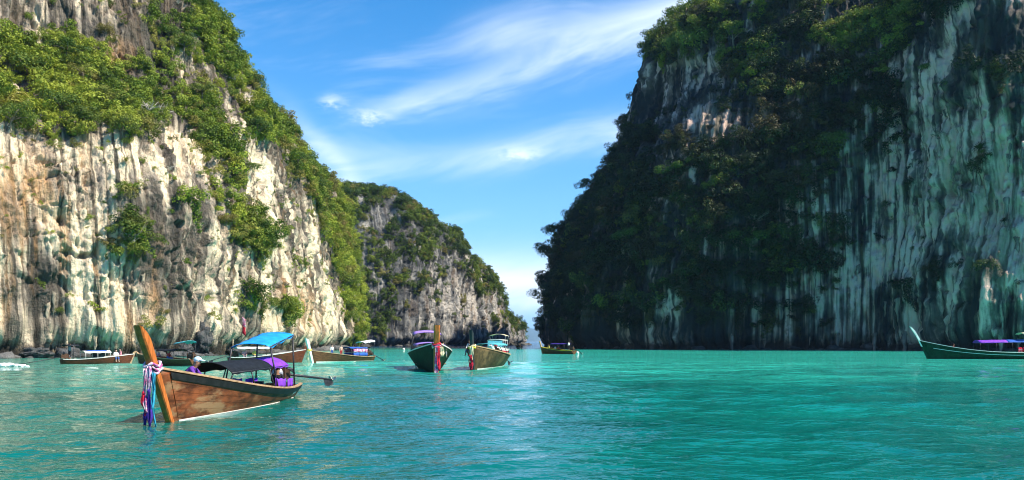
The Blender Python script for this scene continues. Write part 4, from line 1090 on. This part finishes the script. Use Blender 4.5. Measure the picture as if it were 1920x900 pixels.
canopy(b7, -.4, -2.8, 1.6, 1.5, 1.5, .10, C_NAVY, (-.5, -1.6, -2.7), gun(h7)); canopy(b7, -2.3, -3.8, 1.6, 2.05, 2.25, .12, C_WHITE, (-2.4, -3.7), gun(h7), name='stern_awning')
for sd in (-1, 1):
    for (za, zb, mt) in ((.62, .98, C_NAVY), (1.0, 1.38, C_PINK)):
        m = MB(); m.sheet([[(x, sd * .80, z + .02 * math.sin(x * 8)) for x in np.linspace(-.8, -2.7, 9)] for z in (za, (za + zb) / 2, zb)], .02); m.build('side_cloth', mt, b7, True)
engine(b7, -3.6, .55, (-6.0, -.3, .05))
mini_garland(b7, h7, 1.35, .30, .22, (C_YELLOW, C_YELLOW), [(.2, .0, 1.3, 1.0, .2, C_YELLOW, .4), (.22, .05, 1.25, 1.15, .14, C_CREAM, 1.4)], 'yellow garland on the white prow of the brown boat')
h13 = Hull(15.0, 2.3, .78, 2.3, .45, .3, 3.2)
p13 = on_water(1855, 673)
b13 = longtail('longtail_boat', 'long dark green boat with white upswept prow before the shaded wall', (p13.x, p13.y), rad(176), h13, GREEN, WHITEP, WHITEP, None, post_top=4.0, post_depth=(.22, .32), post_w=.14, band_mat=None, detail=1, post_curve=.10, stem_mat=GREEN)
canopy(b13, 1.6, -4.2, 2.0, 2.05, 2.15, .30, C_PURPLE, (1.5, -.4, -2.3, -4.1), gun(h13), mat2=C_NAVY, xs=-1.8); canopy(b13, -3.6, -7.0, 2.0, 3.1, 3.5, .18, C_CREAM, (-3.8, -6.9), gun(h13), name='stern_awning', r=.035)
for sd in (-1, 1):
    m = MB(); m.bar([h13.pt(t, .72, sd, .04) for t in np.linspace(0, .93, 20)], .03, .05); m.build('painted_line', WHITEP, b13)
engine(b13, -6.2, .9, (-10.5, 0, .1), 1.2)
h12 = Hull(8.5, 1.9, .55, 1.2, .35, .25)
b12 = boat_at('crowded dark long-tail boat near the foot of the right headland', 1046, 663.5, 120, h12, hull_mat=WOOD_BR, post_mat=WOOD_TAN, rail_mat=C_YELLOW, post_top=2.2, post_depth=(.24, .34), post_w=.14, band_mat=None)
b12.rotation_euler[2] = rad(128)
canopy(b12, 1.2, -2.6, 1.7, 1.75, 1.75, .12, C_INDIGO, (1.1, -.7, -2.5), gun(h12)); engine(b12, -3.8, .6, (-6.5, .2, .15))
h11 = Hull(8.5, 2.0, .6, 1.3, .35, .25)
b11 = boat_at('small dark long-tail boat far off at the channel mouth', 973, 654.5, 95, h11, hull_mat=BLACKP, post_mat=WOOD_RED, rail_mat=WOOD_BR, post_top=2.9, post_depth=(.26, .4), post_w=.2, band_mat=None)
canopy(b11, 1.6, -3.0, 2.2, 2.1, 2.1, .15, C_BLACK, (1.5, -.7, -2.9), gun(h11)); engine(b11, -3.9, .6, (-6.4, .2, .15))

# --- white tour boat behind the olive boat
def tour_boat():
    p = on_water(932, 667)
    root = empty('tour_boat', (p.x, p.y, 0), rad(262), 'white tour boat with cream awning behind the olive long-tail boat', 'boat')
    L, B = 9.0, 2.7; m = MB()
    def pt(t, v, sd):
        hb = B / 2 * (0.92 + .08 * math.sin(math.pi * t)) * (1 if t < .55 else max(.03, max(0.0, math.cos((t - .55) / .45 * math.pi / 2)) ** .7))
        z = -.25 + (1.05 + .45 * t * t + .25) * v
        return Vector((-L/2 + L * t + .7 * v * t ** 4, sd * hb * (.62 + .38 * v ** .6), z))
    ts = [i / 16 for i in range(17)]
    m.sheet([[pt(t, v / 5, 1) for t in ts] for v in range(5, -1, -1)] + [[pt(t, v / 5, -1) for t in ts] for v in range(6)], .05)
    tr = [pt(0, v / 5, 1) for v in range(5, -1, -1)] + [pt(0, v / 5, -1) for v in range(6)]
    m.add(tr, [tuple(range(len(tr)))]); m.build('hull', WHITEP, root, True)
    for sd in (-1, 1):
        m = MB(); m.bar([pt(t, 1.0, sd) + Vector((0, 0, .03)) for t in ts], .12, .06); m.build('gunwale', GREYM, root)
        m = MB(); m.sheet([[pt(t, v, sd) + Vector((0, sd * .035, 0)) for t in ts[:-1]] for v in (.55, .72)], .02); m.build('side_stripe', C_RED, root)
    m = MB(); m.sheet([[(x, y, .45) for y in (-1.1, 0, 1.1)] for x in np.linspace(-4.3, 2.4, 5)], .04); m.build('deck', C_WHITE, root)
    rows = [[(x, q * 1.25, 2.35 + .14 * (1 - q * q)) for q in np.linspace(-1, 1, 7)] for x in np.linspace(1.8, -3.2, 6)]
    m = MB(); m.sheet(rows, .06); m.build('cabin_roof', WHITEP, root, True)
    for x in (1.6, -.7, -3.0):
        for sd in (-1, 1):
            m = MB(); m.tube([(x, sd * 1.15, .45), (x, sd * 1.18, 2.34)], .035, 6); m.build('roof_post', GREYM, root, True)
    m = MB(); m.sheet([[(1.75 + .35 * (2.3 - z), y, z) for y in np.linspace(-1.1, 1.1, 5)] for z in (1.35, 1.85, 2.3)], .02); m.build('windscreen', C_TEAL, root)
    rows = [[(x, q * 1.3, 3.05 + .28 * (1 - q * q)) for q in np.linspace(-1, 1, 9)] for x in np.linspace(-.6, -3.4, 5)]
    m = MB(); m.sheet(rows, .03); m.build('top_awning', C_CREAM, root, True)
    for x in (-.7, -3.3):
        for sd in (-1, 1):
            m = MB(); m.tube([(x, sd * 1.15, 2.35), (x, sd * 1.27, 3.06)], .03, 6); m.build('awning_post', GREYM, root, True)
    for sd in (-.5, .5):
        m = MB(); m.box((-4.75, sd, .75), (.45, .4, .55)); m.box((-4.8, sd, .1), (.18, .14, .9)); m.build('outboard_motor', STEEL, root)
    for k in range(3):
        m = MB(); m.box((-2.6 + k * 1.4, 0, .75), (.5, 2.0, .08)); m.box((-2.85 + k * 1.4, 0, 1.0), (.08, 2.0, .5)); m.build('bench', C_WHITE, root)
tour_boat()


# ------------------------------------------------------------------ people
SKIN = M('tanned skin', (0.36, 0.19, 0.115), 0.55, 0.12, 8.0, bumps=0)
SKIN_L = M('fair skin', (0.58, 0.36, 0.26), 0.55, 0.10, 8.0, bumps=0)
HAIR = M('dark hair', (0.02, 0.015, 0.012), 0.6, 0.3, 20.0, bumps=0.2)
EYE = M('eye dark', (0.02, 0.015, 0.012), 0.3, 0.1, 5.0, bumps=0)
def cloth(name, col): return M(name, col, 0.8, 0.18, 7.0, bumps=0.25)
def person(boat, lx, ly, lz, turn, pose, shirt, shorts, label, skin=None, hat=None, hair=True, hands=False, size=1.0, bare=False):
    skin = skin or SKIN
    P, Ed, Rd, K = [], [], [], []                    # joints, edges, radii, kind of cloth at a joint
    def j(x, y, z, r_, k): P.append((x, y, z)); Rd.append(r_); K.append(k); return len(P) - 1
    sit = pose != 'stand'; fw = {'sit': .04, 'stand': .0, 'lean': .34}[pose]
    z0 = .09 if sit else .90
    def sp(h_): return fw * h_ * 1.6
    pel = j(0, 0, z0, .135, 'b'); spn = j(sp(.2), 0, z0 + .20, .12, 's'); che = j(sp(.40), 0, z0 + .40 - fw * .1, .135, 's')
    nek = j(sp(.54) , 0, z0 + .53 - fw * .2, .052, 'h'); hd_ = j(sp(.62) + .02, 0, z0 + .64 - fw * .26, .088, 'h'); hm = j(sp(.68) + .015, 0, z0 + .72 - fw * .28, .092, 'h'); ht = j(sp(.72), 0, z0 + .79 - fw * .3, .070, 'h')
    Ed += [(pel, spn), (spn, che), (che, nek), (nek, hd_), (hd_, hm), (hm, ht)]
    nose = j(sp(.62) + .125, 0, z0 + .655 - fw * .26, .016, 'h'); Ed.append((hd_, nose))
    for sd in (-1, 1):
        sh = j(sp(.44), sd * .165, z0 + .46 - fw * .12, .066, 's')
        if pose == 'stand': el_ = (.02, sd * .24, z0 + .20); wr = (.10, sd * .23, z0 - .03)
        elif pose == 'lean': el_ = (sp(.44) + .16, sd * .26, z0 + .22); wr = (sp(.44) + .38, sd * .15, z0 + .16)
        else: el_ = (.12, sd * .24, z0 + .22); wr = (.32, sd * .15, z0 + .12)
        el = j(*el_, .045, 's' if not bare else 'h'); w = j(*wr, .031, 'h')
        dv = (Vector(wr) - Vector(el_)).normalized(); h1 = Vector(wr) + dv * .08; hn = j(*h1, .034, 'h')
        Ed += [(che, sh), (sh, el), (el, w), (w, hn)]
        if hands:
            sdv = Vector((-dv.y, dv.x, 0)).normalized() * sd
            for q, ln in ((-.028, .062), (-.010, .078), (.010, .074), (.028, .058)):
                b_ = h1 + sdv * q + dv * .02; f1_ = j(*(b_ + dv * ln * .55 + Vector((0, 0, -.006))), .0095, 'h'); f2_ = j(*(b_ + dv * ln + Vector((0, 0, -.03))), .0085, 'h'); Ed += [(hn, f1_), (f1_, f2_)]
            t_ = j(*(Vector(wr) + dv * .05 - sdv * .055 + Vector((0, 0, -.01))), .011, 'h'); Ed.append((w, t_))
        hp = j(0, sd * .085, z0 - .03, .095, 'b')
        if sit: kn = j(.40, sd * .13, z0 + .02, .062, 'b'); an = j(.43, sd * .13, z0 - .38, .040, 'h'); to = j(.57, sd * .14, z0 - .43, .035, 'h')
        else: kn = j(.02, sd * .10, .48, .060, 'b'); an = j(0, sd * .10, .08, .042, 'h'); to = j(.15, sd * .11, .035, .036, 'h')
        Ed += [(pel, hp), (hp, kn), (kn, an), (an, to)]
    me = bpy.data.meshes.new('body'); me.from_pydata(P, Ed, [])
    ob = bpy.data.objects.new('body', me); COL.objects.link(ob)
    sk = ob.modifiers.new('skin', 'SKIN'); sk.use_smooth_shade = True
    sb = ob.modifiers.new('sub', 'SUBSURF'); sb.levels = 1; sb.render_levels = 1
    lay = me.skin_vertices[0].data
    for i, q in enumerate(Rd): lay[i].radius = (q, q * (1.05 if K[i] != 's' or q < .1 else 1.25)); lay[i].use_root = (i == 0)
    dg = bpy.context.evaluated_depsgraph_get(); em = bpy.data.meshes.new_from_object(ob.evaluated_get(dg))
    bpy.data.objects.remove(ob); bpy.data.meshes.remove(me)
    em.materials.clear()
    for mt in (skin, shirt, shorts): em.materials.append(mt)
    C = np.array([p.center[:] for p in em.polygons]); A = np.array([P[a] for a, b in Ed]); B = np.array([P[b] for a, b in Ed])
    AB = B - A; t = np.clip(((C[:, None] - A) * AB).sum(-1) / (AB ** 2).sum(-1), 0, 1); d = np.linalg.norm(C[:, None] - (A + t[..., None] * AB), axis=-1)
    kk = d.argmin(1); tk = t[np.arange(len(C)), kk]
    code = {'h': 0, 's': 1, 'b': 2}
    mi = [code[K[Ed[e][0]] if q < .55 else K[Ed[e][1]]] for e, q in zip(kk, tk)]
    em.polygons.foreach_set('material_index', mi); em.polygons.foreach_set('use_smooth', [True] * len(em.polygons))
    c, s_ = math.cos(boat.rotation_euler[2]) * boat.scale[0], math.sin(boat.rotation_euler[2]) * boat.scale[0]
    loc = Vector((boat.location.x + lx * c - ly * s_, boat.location.y + lx * s_ + ly * c, boat.location.z + lz * boat.scale[0]))
    root = empty('person', loc, boat.rotation_euler[2] + turn, label, 'person'); root.scale = (size,) * 3
    em.name = 'body'; link('body', em, root)
    hc = Vector(P[hm])
    if hat is not None:
        m = MB(); m.ball(hc + Vector((-.005, 0, .045)), (.118, .112, .092), 12, 8); m.sheet([[hc + Vector((.07 + .13 * u, q * .09 * (1 - .35 * u), .055 - .03 * u - .02 * q * q)) for q in (-1, -.5, 0, .5, 1)] for u in (0, .5, 1)], .012)
        m.build('cap', hat, root, True)
    elif hair:
        m = MB(); m.ball(hc + Vector((-.022, 0, .03)), (.108, .108, .105), 12, 8); m.build('hair', HAIR, root, True)
    m = MB()
    for sd in (-1, 1): m.ball(hc + Vector((.088, sd * .036, -.015)), (.012, .015, .010), 6, 4)
    m.build('eyes', EYE, root, True)
    m = MB(); m.ball(Vector(P[hd_]) + Vector((.088, 0, -.045)), (.010, .028, .008), 6, 4); m.build('mouth', C_RED, root, True)
    m = MB()
    for sd in (-1, 1): m.ball(hc + Vector((-.005, sd * .098, -.02)), (.022, .012, .032), 6, 5)
    m.build('ears', skin, root, True)
    return root
WHITE_S, PURPLE_S, PINK_S, RED_S, BLUE_S, GREY_S, BLACK_S, YEL_S = (cloth('white shirt', (.72, .70, .66)), cloth('purple shirt', (.13, .045, .30)), cloth('pink shirt', (.62, .26, .30)), cloth('red shirt', (.50, .05, .05)),
  cloth('blue shirt', (.06, .14, .40)), cloth('grey shirt', (.30, .30, .32)), cloth('black shorts', (.025, .025, .03)), cloth('yellow shirt', (.62, .50, .10)))
CAP = cloth('pale blue cap', (.55, .72, .80))
person(fg, 3.55, -.30, .92, rad(95), 'lean', PURPLE_S, BLACK_S, 'person in pale cap and purple shirt leaning behind the orange prow', hat=CAP, hands=True)
person(fg, -3.3, .25, .42, rad(170), 'sit', BLACK_S, BLACK_S, 'person in black sitting by the engine under the blue awning')
person(b3, 3.6, -.45, 1.15, rad(-20), 'sit', WHITE_S, GREY_S, 'person in white shirt sitting on the bow of the olive boat')
person(b2, 3.4, .5, 1.05, rad(150), 'sit', PINK_S, GREY_S, 'person in pink by the prow of the dark green boat', SKIN_L)
person(b2, 1.2, .45, .62, rad(60), 'sit', WHITE_S, BLACK_S, 'person in white under the canopy of the dark green boat')
person(b2, .4, -.5, .62, rad(-60), 'sit', RED_S, BLACK_S, 'person in red under the canopy of the dark green boat')
person(b4, 2.7, .15, .72, rad(180), 'sit', PINK_S, RED_S, 'person in pink nearest the bow of the blue canopied boat', SKIN_L)
person(b4, 2.0, -.2, .60, rad(-90), 'sit', WHITE_S, BLUE_S, 'person in white on the blue canopied boat, beside the pink one', SKIN_L)
person(b4, -2.9, .1, .50, rad(0), 'stand', GREY_S, BLACK_S, 'boatman standing under the black awning of the reddish boat', size=.92)
person(b5, .9, .25, .55, rad(-100), 'sit', PINK_S, RED_S, 'person in pink on the half hidden boat, left of the other', SKIN_L)
person(b5, -.6, .25, .55, rad(-90), 'sit', RED_S, BLUE_S, 'person in red on the half hidden boat, nearer its awning', SKIN_L)
person(b6, -2.2, -.2, .60, rad(-90), 'sit', PINK_S, GREY_S, 'person in pink under the white canopy behind the foreground boat', SKIN_L)
person(b6, -1.2, -.3, .60, rad(-80), 'sit', YEL_S, GREY_S, 'person in yellow under the white canopy behind the foreground boat', SKIN_L)
person(b7, 1.6, .2, .52, rad(60), 'stand', WHITE_S, BLUE_S, 'person in white standing before the pink and blue cloth', SKIN_L, size=.78)
person(b7, .4, .2, .48, rad(70), 'stand', SKIN_L, RED_S, 'bare chested person standing beside the pink and blue cloth', SKIN_L, size=.78, bare=True)
person(b13, 4.3, -.2, 1.0, rad(170), 'sit', RED_S, BLACK_S, 'person in red on the bow of the long green boat')
person(b12, 2.4, .0, .8, rad(90), 'sit', YEL_S, BLACK_S, 'person in yellow nearest the bow of the crowded boat')
person(b12, 1.0, -.3, .62, rad(90), 'sit', WHITE_S, BLACK_S, 'person in white seated forward on the crowded boat')
person(b12, -.6, .3, .62, rad(90), 'sit', RED_S, BLACK_S, 'person in red seated amidships on the crowded boat')
person(b12, -2.9, .0, .55, rad(20), 'stand', WHITE_S, BLACK_S, 'boatman in white standing at the stern of the crowded boat')
tb = bpy.data.objects['tour_boat']
person(tb, 3.0, .3, 1.15, rad(0), 'sit', RED_S, WHITE_S, 'person in red sitting on the foredeck of the tour boat', SKIN_L)
person(tb, 2.3, -.6, 1.05, rad(20), 'sit', WHITE_S, RED_S, 'person in white sitting on the foredeck of the tour boat', SKIN_L)
person(tb, .2, .5, .80, rad(0), 'sit', PINK_S, BLUE_S, 'person in pink on the front bench of the tour boat', SKIN_L)
person(tb, .2, -.5, .80, rad(0), 'sit', RED_S, BLUE_S, 'person in red under the roof of the tour boat', SKIN_L)

# ------------------------------------------------------------------ small things
def life_jacket(p, rz, label, mt):
    root = empty('life_jacket', p, rz, label, 'life jacket', 'life jackets hung at the stern of the long green boat')
    for sd in (-1, 1):
        m = MB(); m.sheet([[(.05 * math.cos(q * 2.2), sd * (.05 + .17 * v), .62 * q) for v in (0, .35, .7, 1)] for q in (0, .25, .5, .75, .92)], .09); m.build('front_panel', mt, root, True)
    m = MB(); m.sheet([[(-.14, v, .62 * q) for v in (-.2, 0, .2)] for q in (0, .5, 1)], .08); m.build('back_panel', mt, root, True)
    for z in (.18, .4): m = MB(); m.bar([(.11, -.22, z), (.11, .22, z)], .012, .035); m.build('strap', C_WHITE, root)
for k, nm in enumerate(('first red life jacket at the stern of the green boat, from the left', 'middle red life jacket at the stern of the green boat', 'last red life jacket at the stern of the green boat, by the engine')):
    lx, ly = -3.2 - k * .62, 1.0
    c, s_ = math.cos(b13.rotation_euler[2]), math.sin(b13.rotation_euler[2])
    life_jacket((b13.location.x + lx * c - ly * s_, b13.location.y + lx * s_ + ly * c, .82 + .05 * (k % 2)), b13.rotation_euler[2] + rad(80 + 20 * k), nm, C_RED)
def buoy(X, Y, r_, mt, label):
    p = on_water(X, Y); root = empty('mooring_buoy', (p.x, p.y, 0), 0, label, 'buoy')
    m = MB(); m.ball((0, 0, r_ * .45), r_, 14, 10); m.build('float', mt, root, True)
    m = MB(); m.tube([(0, 0, r_ * 1.4), (0, 0, r_ * 1.65)], r_ * .16, 8); m.tube([(r_ * .25 * math.cos(q), 0, r_ * 1.75 + r_ * .25 * math.sin(q)) for q in np.linspace(0, 6.28, 12)], r_ * .06, 6); m.build('eye', STEEL, root, True)
buoy(1083, 663, .28, WHITEP, 'white mooring buoy right of the crowded boat')
buoy(757, 656, .35, WHITEP, 'small white buoy off the foot of the headland')
pc, nc = on_cliff(cliff_l, 453, 602)
fl = empty('hanging_flag', pc + Vector((.9, -.9, -2.0)), 0, 'pink and red cloth flag hanging before a dark cleft', 'flag')
m = MB(); m.tube([(0, 0, -3.6), (0, 0, 3.0)], .04, 6); m.build('pole', STEEL, fl, True)
for k, mt in enumerate((C_PINK, C_RED)):
    m = MB(); m.sheet([[(.05 + .55 * q, .12 * math.sin(q * 4 + i), 2.8 - k * 1.3 - .45 * i - .5 * q) for q in np.linspace(0, 1, 6)] for i in range(4)], .02); m.build('cloth', mt, fl, True)
# white water thrown up at the left edge
def foam():
    r = np.random.default_rng(2); mb = MB()
    p = on_water(8, 687)
    for k in range(420):
        u = r.uniform(-6.0, 2.1); w = .9 * (1 - max(0, u) / 2.4) ; q = r.normal(0, .45) * w
        s_ = r.uniform(.05, .22) * (.5 + .5 * w)
        mb.ball((p.x + u, p.y + q * 1.4, max(0, r.normal(.08, .13)) * w), (s_ * 1.7, s_ * 1.3, s_ * .55), 6, 4)
    o = mb.build('foam', M('white foam', (.80, .82, .82), .9, .08, 8.0, bumps=.3), None, True)
    tag(o, 'white foam of a boat wake at the left edge', 'foam', None, 'stuff')
foam()

# stalactites under the overhangs and rocks at the waterline, pieces of the cliffs
def drips(c, mat, X0, X1, Y0, Y1, n, lmin, lmax, seed, zmax=30):
    r = random.Random(seed); cand = np.argwhere((c.N[..., 2] < -.28) & (c.X > X0) & (c.X < X1) & (c.Y > Y0) & (c.Y < Y1) & (c.V[..., 2] > 2.2) & (c.veg < .4) & (c.V[..., 2] < zmax))
    cand = [tuple(q) for q in cand]; r.shuffle(cand); got = []; meshes = []
    for k in range(4):
        m = MB(); n_ = 7
        m.tube([(.05 * math.sin(i * 1.3 + k) * (i > 0), .05 * math.cos(i * 1.7 + k) * (i > 0), .25 - 1.25 * i / n_) for i in range(n_ + 1)], [(.30 * (1 - i / (n_ + .4)) ** .8) * (1 + .22 * math.sin(i * 2.3 + k)) for i in range(n_ + 1)], 7)
        me = m.mesh('stalactite', mat, True); fattr(me, 'tone', [.45] * len(me.vertices)); fattr(me, 'drip', [0] * len(me.vertices)); fattr(me, 'stain', [.1] * len(me.vertices)); fattr(me, 'soil', [0] * len(me.vertices))
        uv = me.uv_layers.new(name='UVMap'); uv.data.foreach_set('uv', np.array([(me.vertices[l.vertex_index].co.x * 3 + k * 9, me.vertices[l.vertex_index].co.z + 8) for l in me.loops], np.float32).ravel())
        meshes.append(me)
    for i in cand:
        p = Vector(c.V[i])
        if any((p - q).length < 1.6 for q in got): continue
        got.append(p); o = link('stalactite', meshes[len(got) % 4], c.o); L = r.uniform(lmin, lmax)
        o.location = p + Vector(c.N[i]) * -.05; o.scale = (L * r.uniform(.35, .6), L * r.uniform(.35, .6), L); o.rotation_euler = (0, 0, r.uniform(0, 6))
        if len(got) >= n: break
drips(cliff_l, MAT_L, 0, 680, 250, 660, 60, 1.2, 3.2, 1); drips(cliff_r, MAT_R, 1040, 1920, 250, 650, 60, 2.0, 5.5, 2, 60); drips(cliff_m, MAT_M, 680, 980, 450, 645, 30, 2.0, 4.5, 3)

def outcrop(c, X, Y, sz, label, seed, mat):
    p, n = on_cliff(c, X, Y); m = MB(); N1, N2 = 40, 26
    V = []
    for i in range(N2 + 1):
        for k in range(N1):
            a, b = math.pi * i / N2, 2 * math.pi * k / N1; V.append((math.sin(a) * math.cos(b), math.sin(a) * math.sin(b), math.cos(a)))
    V = np.array(V); d = 1 + .45 * fbm3(V[:, 0] * 1.6, V[:, 1] * 1.6, V[:, 2] * 1.6, 3, seed) - .45 * np.abs(n3(V[:, 0] * 4, V[:, 1] * 4, V[:, 2] * 4, seed + 3)) - .25 * np.abs(n3(V[:, 0] * 9, V[:, 1] * 9, V[:, 2] * 9, seed + 5))
    V = V * d[:, None] * np.array(sz)
    me = np_mesh('rock_outcrop', V, grid_quads(N2 + 1, N1, wrap=True)[:, ::-1]); me.materials.append(mat)
    for nm, q in (('tone', .12), ('drip', .35), ('stain', 0), ('soil', .15)): fattr(me, nm, np.full(len(V), q))
    uv = me.uv_layers.new(name='UVMap'); li = np.zeros(len(me.loops), np.int32); me.loops.foreach_get('vertex_index', li); uv.data.foreach_set('uv', np.stack([V[li, 0] + V[li, 1], V[li, 2] + 6], -1).astype(np.float32).ravel())
    o = link('rock_outcrop', me); o.location = p + n * .2; tag(o, label, 'rock')
outcrop(cliff_l, 382, 640, (1.9, 1.6, 2.6), 'dark honeycombed rock outcrop at the waterline of the left cliff', 4, MAT_M)
outcrop(cliff_l, 350, 655, (1.2, 1.1, 1.2), 'small dark rock at the waterline left of the honeycombed outcrop', 9, MAT_M)
outcrop(cliff_l, 70, 664, (2.4, 1.2, .8), 'low dark rock ledge at the waterline by the left edge', 13, MAT_M)

def shore_rocks(c, mat, X0, X1, n, smin, smax, seed):
    r = random.Random(seed); meshes = []
    for k in range(4):
        a, b = np.meshgrid(np.linspace(0, math.pi, 9), np.arange(12) * math.pi / 6, indexing='ij'); V = np.stack([np.sin(a) * np.cos(b), np.sin(a) * np.sin(b), np.cos(a)], -1).reshape(-1, 3)
        V = V * (1 + .5 * fbm3(V[:, 0] * 1.3, V[:, 1] * 1.3, V[:, 2] * 1.3, 3, seed + k * 5, .7))[:, None] * np.array([1.3, 1, .6])
        me = np_mesh('rock', V, grid_quads(9, 12, wrap=True)[:, ::-1], smooth=False); me.materials.append(mat)
        for nm, q in (('tone', .1 + .08 * k), ('drip', .2), ('stain', 0), ('soil', .1)): fattr(me, nm, np.full(len(V), q))
        uv = me.uv_layers.new(name='UVMap'); li = np.zeros(len(me.loops), np.int32); me.loops.foreach_get('vertex_index', li); uv.data.foreach_set('uv', np.stack([V[li, 0] * 2, V[li, 2] * 1.5 + 1.4], -1).astype(np.float32).ravel())
        meshes.append(me)
    cand = np.argwhere((np.abs(c.V[..., 2] - .3) < .4) & (c.X > X0) & (c.X < X1) & (c.N[..., 1] < .5))
    for i in range(n):
        q = tuple(cand[r.randrange(len(cand))]); p = Vector(c.V[q]); nn = Vector(c.N[q]); nn.z = 0; s_ = r.uniform(0, 1) ** 2 * (smax - smin) + smin
        o = link('rock', meshes[i % 4], c.o); o.location = (p.x + nn.x * s_ * .6, p.y + nn.y * s_ * .6, r.uniform(-.2, .15) * s_); o.scale = (s_, s_, s_ * r.uniform(.6, 1.1)); o.rotation_euler = (0, 0, r.uniform(0, 6))
shore_rocks(cliff_l, MAT_M, 0, 680, 80, .4, 2.2, 5); shore_rocks(cliff_r, MAT_R, 1030, 1920, 50, .6, 2.4, 6); shore_rocks(cliff_m, MAT_M, 690, 985, 25, .8, 2.4, 7)

# the air between here and the far island
def haze():
    m = bpy.data.materials.new('haze'); m.use_nodes = True; t = m.node_tree; t.nodes.clear()
    out = t.nodes.new('ShaderNodeOutputMaterial'); v = t.nodes.new('ShaderNodeVolumePrincipled')
    v.inputs['Color'].default_value = (.45, .70, 1.0, 1); v.inputs['Density'].default_value = 0.00006; v.inputs['Anisotropy'].default_value = 0.0
    t.links.new(v.outputs[0], out.inputs['Volume'])
    mb = MB(); mb.box((0, 8900, 160), (30000, 18200, 326)); o = mb.build('haze', m); tag(o, 'thin blue air haze over the sea', 'haze', None, 'stuff')
haze()
